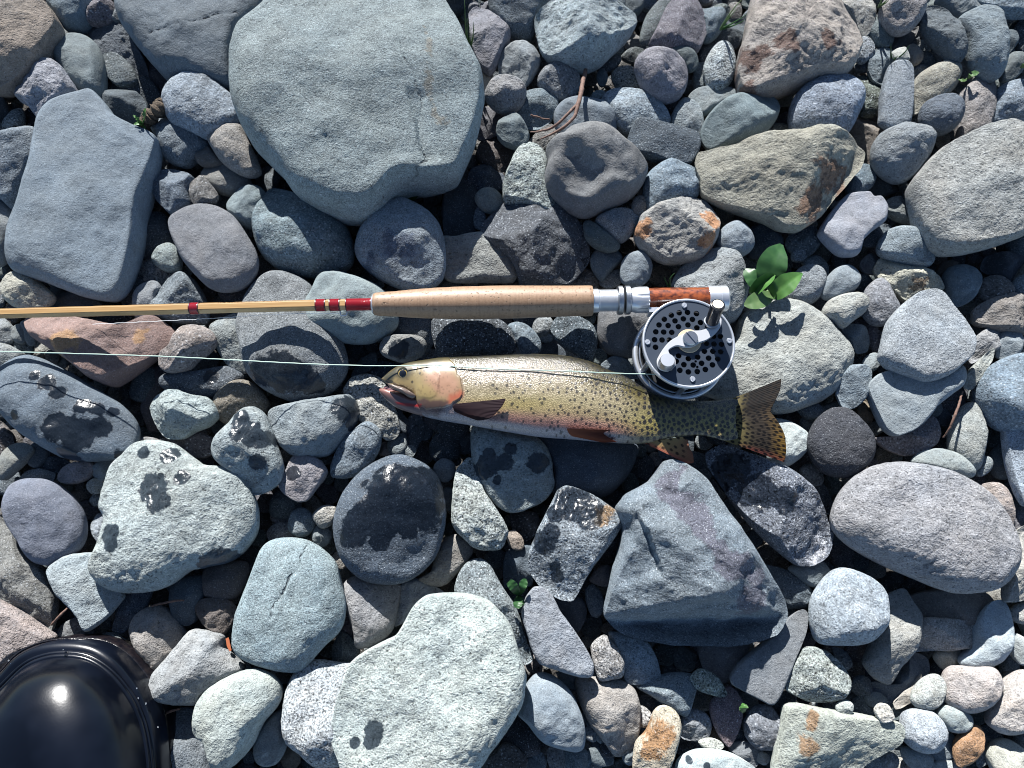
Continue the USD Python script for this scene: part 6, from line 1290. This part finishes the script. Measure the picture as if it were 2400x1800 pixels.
leaf(pl, 'leaf', 'F', [(520, 225), (480, 170), (440, 120), (402, 85)], [-0.007, -0.001, 0.000, -0.003], [14, 54, 66, 54, 10], leaf_dark, .10)
leaf(pl, 'leaf', 'F', [(448, 245), (490, 200), (540, 158), (596, 122)], [-0.001, 0.007, 0.011, 0.011], [12, 38, 44, 34, 6], leaf_light, .7, .5)
leaf(pl, 'leaf', 'F', [(560, 262), (620, 220), (690, 165), (776, 112)], [-0.005, 0.006, 0.009, 0.006], [14, 66, 72, 48, 5], leaf_light, .22)
leaf(pl, 'leaf', 'F', [(585, 245), (520, 275), (455, 300), (398, 318)], [-0.004, 0.005, 0.007, 0.005], [12, 52, 62, 50, 8], leaf_grey, .12)
obj('stem', tube(np.array([at('F', [(560, 240)], -.03)[0], at('F', [(555, 235)], -.010)[0], at('F', [(550, 228)], -.003)[0]]), .0012, 8), leaf_grey, pl, smooth=True)
def sprout(loc, label, leaves, matl, fr):
    t = new_thing('sprout', at(fr, [loc[:2]], loc[2])[0], label, 'plant')
    for sp, zs, w in leaves: leaf(t, 'leaf', fr, sp, zs, w, matl, .15)
    obj('stem', tube(np.array([at(fr, [loc[:2]], loc[2]-.012)[0], at(fr, [loc[:2]], loc[2]+.001)[0]]), .0007, 6), matl, t, smooth=True)
sprout((925, 810, -.01), 'tiny narrow leaved sprout at the top edge of the big blue slab', [([(925, 810), (895, 775), (862, 745)], [-.01, .004, .006], [4, 13, 2]), ([(928, 808), (932, 750), (942, 700)], [-.01, .006, .010], [4, 15, 2]), ([(920, 812), (895, 800), (868, 808)], [-.01, 0, 0], [4, 14, 3]), ([(926, 812), (935, 825), (942, 840)], [-.01, -.006, -.008], [3, 9, 2])], leaf_light, 'A')
sprout((1150, 540, -.008), 'small clover like green sprout left of the slanting grey block', [([(1150, 540), (1120, 490), (1085, 450)], [-.008, .006, .008], [5, 26, 30, 20]), ([(1155, 535), (1175, 480), (1192, 432)], [-.008, .004, .004], [5, 22, 26, 10]), ([(1150, 545), (1145, 585), (1135, 622)], [-.008, 0, .002], [6, 24, 30, 14]), ([(1155, 545), (1170, 575), (1180, 600)], [-.008, -.004, -.004], [5, 14, 6])], leaf_dark, 'I')
sprout((452, 1250, -.036), 'single dark green round leaf in the shade below the largest boulder', [([(452, 1300), (452, 1240), (452, 1180)], [-.030, -.024, -.026], [10, 58, 66, 50])], leaf_dark, 'B')
sprout((1840, 510, -.02), 'small pale green leaves by the grey tooth shaped stone', [([(1840, 515), (1815, 520), (1790, 512)], [-.02, -.012, -.014], [4, 14, 4]), ([(1850, 510), (1880, 480), (1920, 470)], [-.02, -.006, -.006], [4, 20, 22, 5])], leaf_grey, 'C')
sprout((395, 1275, -.025), 'bright green bud next to the wine red pointed stone', [([(395, 1300), (398, 1270), (392, 1240)], [-.024, -.012, -.014], [5, 26, 5]), ([(390, 1290), (378, 1275), (372, 1262)], [-.024, -.016, -.016], [4, 14, 3])], leaf_light, 'J')
sprout((2195, 430, -.02), 'pale green leaf tip at the right edge near the top', [([(2190, 440), (2212, 425), (2240, 405)], [-.02, -.004, 0], [4, 18, 4])], leaf_grey, 'C')
def grass(label, fr, base, blades, z0_):
    t = new_thing('grass_tuft', at(fr, [base], z0_)[0], label, 'grass tuft')
    for tipx, tipy, bend, zt in blades:
        b = np.array(base, float); e = np.array([tipx, tipy], float); m = (b+e)/2+np.array([bend, 0])
        pts = open_spline(np.array([np.r_[b, z0_], np.r_[m, z0_+(zt-z0_)*.7], np.r_[e, zt]]), 14)
        P = np.array([at(fr, [p[:2]], p[2])[0] for p in pts])
        obj('blade', tube(P, np.linspace(.0011, .0002, 14), 5), leaf_dark if zt < .01 else leaf_grey, t, smooth=True)
grass('tuft of green grass beside the right shoulder of the largest boulder', 'B', (828, 330), [(800, 0, -10, .02), (815, 120, -6, .01), (858, 140, 10, .012), (825, 160, 2, .004), (840, 210, 4, .0)], -.03)
grass('thin grass blades leaning out left of the pinkish brown boulder', 'C', (245, 190), [(380, 0, -10, .02), (420, 90, 10, .008), (400, 130, 20, .004), (345, 60, 0, .01)], -.02)
grass('short grass at the top edge above the pink round stone', 'C', (1270, 45), [(1330, -10, 5, .01), (1300, -30, 0, .014), (1340, -5, 8, .01)], -.02)
grass('thin pale grass stalk by the small white pebble at upper right', 'C', (1355, 395), [(1350, 280, -3, 0), (1470, 295, 20, .0), (1395, 360, 4, -.01)], -.03)
grass('two dry grass blades above the wooden reel seat', 'R', (1215, 185), [(1270, 0, -30, .008), (1145, 55, -10, 0.0)], -.02)
tw = new_thing('twig', at('B', [(1530, 690)], .004)[0], 'forked reddish brown twig lying across a rounded blue grey stone', 'twig')
def branch(par, nm, fr, pts, z, r, m=twigm, lump=0.):
    P = open_spline(np.array([np.r_[p, zq] for p, zq in zip(pts, z)]), 60); W = np.array([at(fr, [p[:2]], p[2])[0] for p in P])
    W += (meshkit.fbm(W*260, 2, 3)-.5)[:, None]*np.array([1, .6, .3])*.0018
    rr = np.interp(np.linspace(0, 1, 60), np.linspace(0, 1, len(r)), r)*(1+.25*(meshkit.noise(W*500, 2)-.5))
    if lump: rr = rr*(1+lump*(meshkit.noise(W*900, 5)-.5))
    return obj(nm, tube(W, rr, 10), m, par, smooth=50)
branch(tw, 'stem', 'B', [(1582, 455), (1560, 560), (1545, 640), (1528, 690), (1520, 735), (1470, 800), (1390, 855), (1290, 900)], [-.012, .002, .008, .009, .009, .008, .004, -.002], [.0019, .0020, .0021, .0019, .0014, .0013, .0010, .0006])
branch(tw, 'side_branch', 'B', [(1530, 675), (1480, 725), (1410, 795), (1340, 838), (1225, 856)], [.008, .009, .006, .0, -.006], [.0015, .0013, .0012, .0010, .0006])
branch(tw, 'side_twig', 'B', [(1342, 778), (1290, 765), (1228, 744)], [-.012, -.008, -.004], [.0008, .0008, .0009])
rt = new_thing('root_stub', at('A', [(990, 745)], -.02)[0], 'short fibrous dark root between the white topped oval and the sprout', 'root')
branch(rt, 'stub', 'A', [(935, 800), (975, 755), (1020, 710), (1065, 670)], [-.014, -.008, -.006, -.012], [.0045, .0062, .0066, .0050], rootm, .8)
for nm, fr, pts, z, r, lab in (
    ('dry_stalk', 'F', [(1690, 1175), (1735, 1105), (1770, 1020), (1800, 930), (1812, 880)], [-.02, -.012, -.008, -.01, -.016], [.0006, .0009, .0011, .0010, .0006], 'dark dry stalk left of the pale bone shaped stone'),
    ('dry_stalk', 'H', [(335, 730), (395, 665), (450, 612)], [-.018, -.012, -.014], [.0009, .0011, .0007], 'thin dry stalk in the dark gap left of the white block'),
    ('dry_stalk', 'H', [(980, 612), (1080, 585), (1195, 572)], [-.016, -.012, -.014], [.0006, .0009, .0006], 'thin dry stalk in the dark gap below the kidney shaped boulder'),
    ('dry_stalk', 'H', [(1040, 1330), (1110, 1290), (1165, 1278)], [-.02, -.012, -.014], [.0006, .0010, .0006], 'thin dry stalk above the grey dome right of the boot')):
    o = branch(None, nm, fr, pts, z, r, twigm); tag(o, lab, 'stalk')
lit = obj('bark_chip', trimesh.convex.convex_hull(at('H', [(1462, 820), (1482, 812), (1500, 895), (1488, 905), (1470, 870)], -.012).tolist()+at('H', [(1465, 822), (1480, 818), (1495, 885)], -.017).tolist()), plain('rust_bark', (.26, .07, .025), .8))
tag(lit, 'small rust coloured bark chip left of the teal boulder', 'bark chip')

# ---------------------------------------------------------------- boot
boot = new_thing('boot', at('H', [(400, 1500)], -.03)[0], 'wet black rubber boot toe entering at the lower left corner', 'boot')
def boot_outline(pts): return closed_spline(np.array(pts, float), 200)
outer = [(430, 818), (620, 840), (760, 920), (870, 1040), (960, 1180), (1020, 1350), (1050, 1659), (1045, 2000), (960, 2500), (800, 2900), (500, 3050), (200, 2950), (-40, 2600), (-190, 2100), (-260, 1659), (-240, 1400), (-130, 1170), (0, 1030), (110, 915), (250, 845)]
inner = [(420, 935), (560, 955), (680, 1025), (790, 1140), (880, 1290), (930, 1450), (960, 1680), (950, 2000), (880, 2450), (740, 2800), (490, 2930), (230, 2840), (30, 2550), (-110, 2080), (-180, 1680), (-160, 1450), (-70, 1250), (60, 1100), (170, 1000), (290, 950)]
def band(outl, zs, z0_, z1_, ro, name, m):
    O = boot_outline(outl); W = at('H', O, zs)[:, :2]
    if not Polygon(W).exterior.is_ccw: W = W[::-1]
    pol = Polygon(W).buffer(0); V, F = [], []
    prof = [(-.012, z0_), (0, z0_+ro*.4), (0.0008, (z0_+z1_)/2), (0, z1_-ro), (-ro*.5, z1_-ro*.2), (-ro*1.3, z1_), (-.012, z1_)]
    n = len(W); c_ = W.mean(0); tg = np.roll(W, -1, 0)-np.roll(W, 1, 0); nr = np.c_[tg[:, 1], -tg[:, 0]]; nr /= np.linalg.norm(nr, axis=1, keepdims=True)
    for d, z in prof: V.append(np.c_[W+nr*d, np.full(n, z)])
    k = len(prof); V = np.vstack(V); j = np.arange(n); j2 = (j+1) % n
    for i in range(k-1): F += [np.stack([i*n+j, i*n+j2, (i+1)*n+j2], 1), np.stack([i*n+j, (i+1)*n+j2, (i+1)*n+j], 1)]
    return obj(name, trimesh.Trimesh(V, np.vstack(F), process=False), m, boot, smooth=50)
band(outer, .002, -.034, -.012, .003, 'sole', rubber_edge)
band([(430+(x-400)*.975-30, 835+(y-818)*.985) for x, y in outer], .006, -.012, .012, .004, 'rand', rubber)
O = boot_outline(inner); W = at('H', O, .018)[:, :2]
if not Polygon(W).exterior.is_ccw: W = W[::-1]
def dome(W, zs, h, p, rows=46):
    n = len(W); c_ = W.mean(0)+np.array([0, .03]); Ws = lowpass(W, 3); t = np.linspace(0, 1, rows+1)[:-1]; V, F = [], []; j = np.arange(n); k2 = (j+1) % n
    for r in 1-(.3*t+.7*t*t): V.append(np.c_[c_+((W*r+Ws*(1-r))-c_)*r, np.full(n, zs+h*(1-r**p)**(1/p))])
    for i in range(rows-1): a, b = i*n, (i+1)*n; F += [np.stack([a+j, a+k2, b+k2], 1), np.stack([a+j, b+k2, b+j], 1)]
    V.append(np.r_[c_, zs+h][None]); F.append(np.stack([(rows-1)*n+j, (rows-1)*n+k2, np.full(n, rows*n)], 1)); return np.vstack(V), np.vstack(F)
V, F = dome(W, .010, .048, 2.2)
V[:, 2] += (meshkit.fbm(V*22, 2, 4)-.5)*.0016
Vs = trimesh.Trimesh(V, F, process=False)
obj('toe_cap', Vs, rubber, boot, smooth=True)
def bead(outl, z, r, nm, m):
    O = boot_outline(outl); W = at('H', O, z); W = np.vstack([W, W[:2]]); return obj(nm, tube(W, r, 10), m, boot, smooth=True)
bead([(x*.985+10, y*.985+16) for x, y in inner], .0165, .0022, 'welt', rubber)
bead([(x*1.03-8, y*1.0-22) for x, y in inner], .0135, .0016, 'welt', rubber)
bead([(x*.995, y+6) for x, y in outer], .0005, .0008, 'welt', rubber_edge)
sc_ = at('H', [(420, 2600)], .02)[0]
obj('shaft', lathe(np.array([sc_[0], sc_[1]-.02, 0]), Zax, [(.01, .060), (.05, .060), (.12, .054), (.20, .055), (.30, .060), (.301, .056), (.06, .050)], 48, up=(1, 0, 0)), rubber, boot, smooth=40)
rs = np.random.RandomState(77)
dm = []
Wd = at('H', boot_outline([(x*.99+6, y+50) for x, y in outer]), .0125)
tm_ = trimesh.Trimesh(V, F, process=False)
for k in range(16):
    p = Wd[rs.randint(len(Wd))]+np.r_[rs.uniform(-.006, .006, 2), 0]
    if p[1] < -.33: continue
    s = trimesh.creation.icosphere(1, 1.0); rr = rs.uniform(.0003, .0007); s.apply_scale([rr, rr, rr*.7]); s.apply_translation(p); dm.append(s)
obj('water_drop', cat(dm), drop, boot, smooth=True).SetCustomDataByKey('kind', 'stuff')

if __name__ == '__main__' or True:
    import sys
    def under(fr, pts, z):
        P = px(fr, pts); out = []
        for V, r in top_z:
            W = at(fr, pts, 0)[:, :2]
            m = np.zeros(len(V), bool)
            for w in W: m |= np.hypot(V[:, 0]-w[0], V[:, 1]-w[1]) < .012
            if m.any(): out.append((round(float(V[m, 2].max()), 4), r['label'][:40] or 'minor', r['L']))
        return sorted(out)[-4:]
    import os
    if os.environ.get('SCENE_DEBUG'):
        print('rod', under('G', [(x, 660) for x in range(0, 1500, 30)], 0)); print('fish', under('E', [(x, 920) for x in range(400, 2500, 60)], 0)); print('reel', under('R', [(x, y) for x in range(900, 1900, 150) for y in range(500, 1400, 150)], 0))
        print(len(records), len(fill), len(cp), len(spots), sum(len(V) for V, r in top_z))
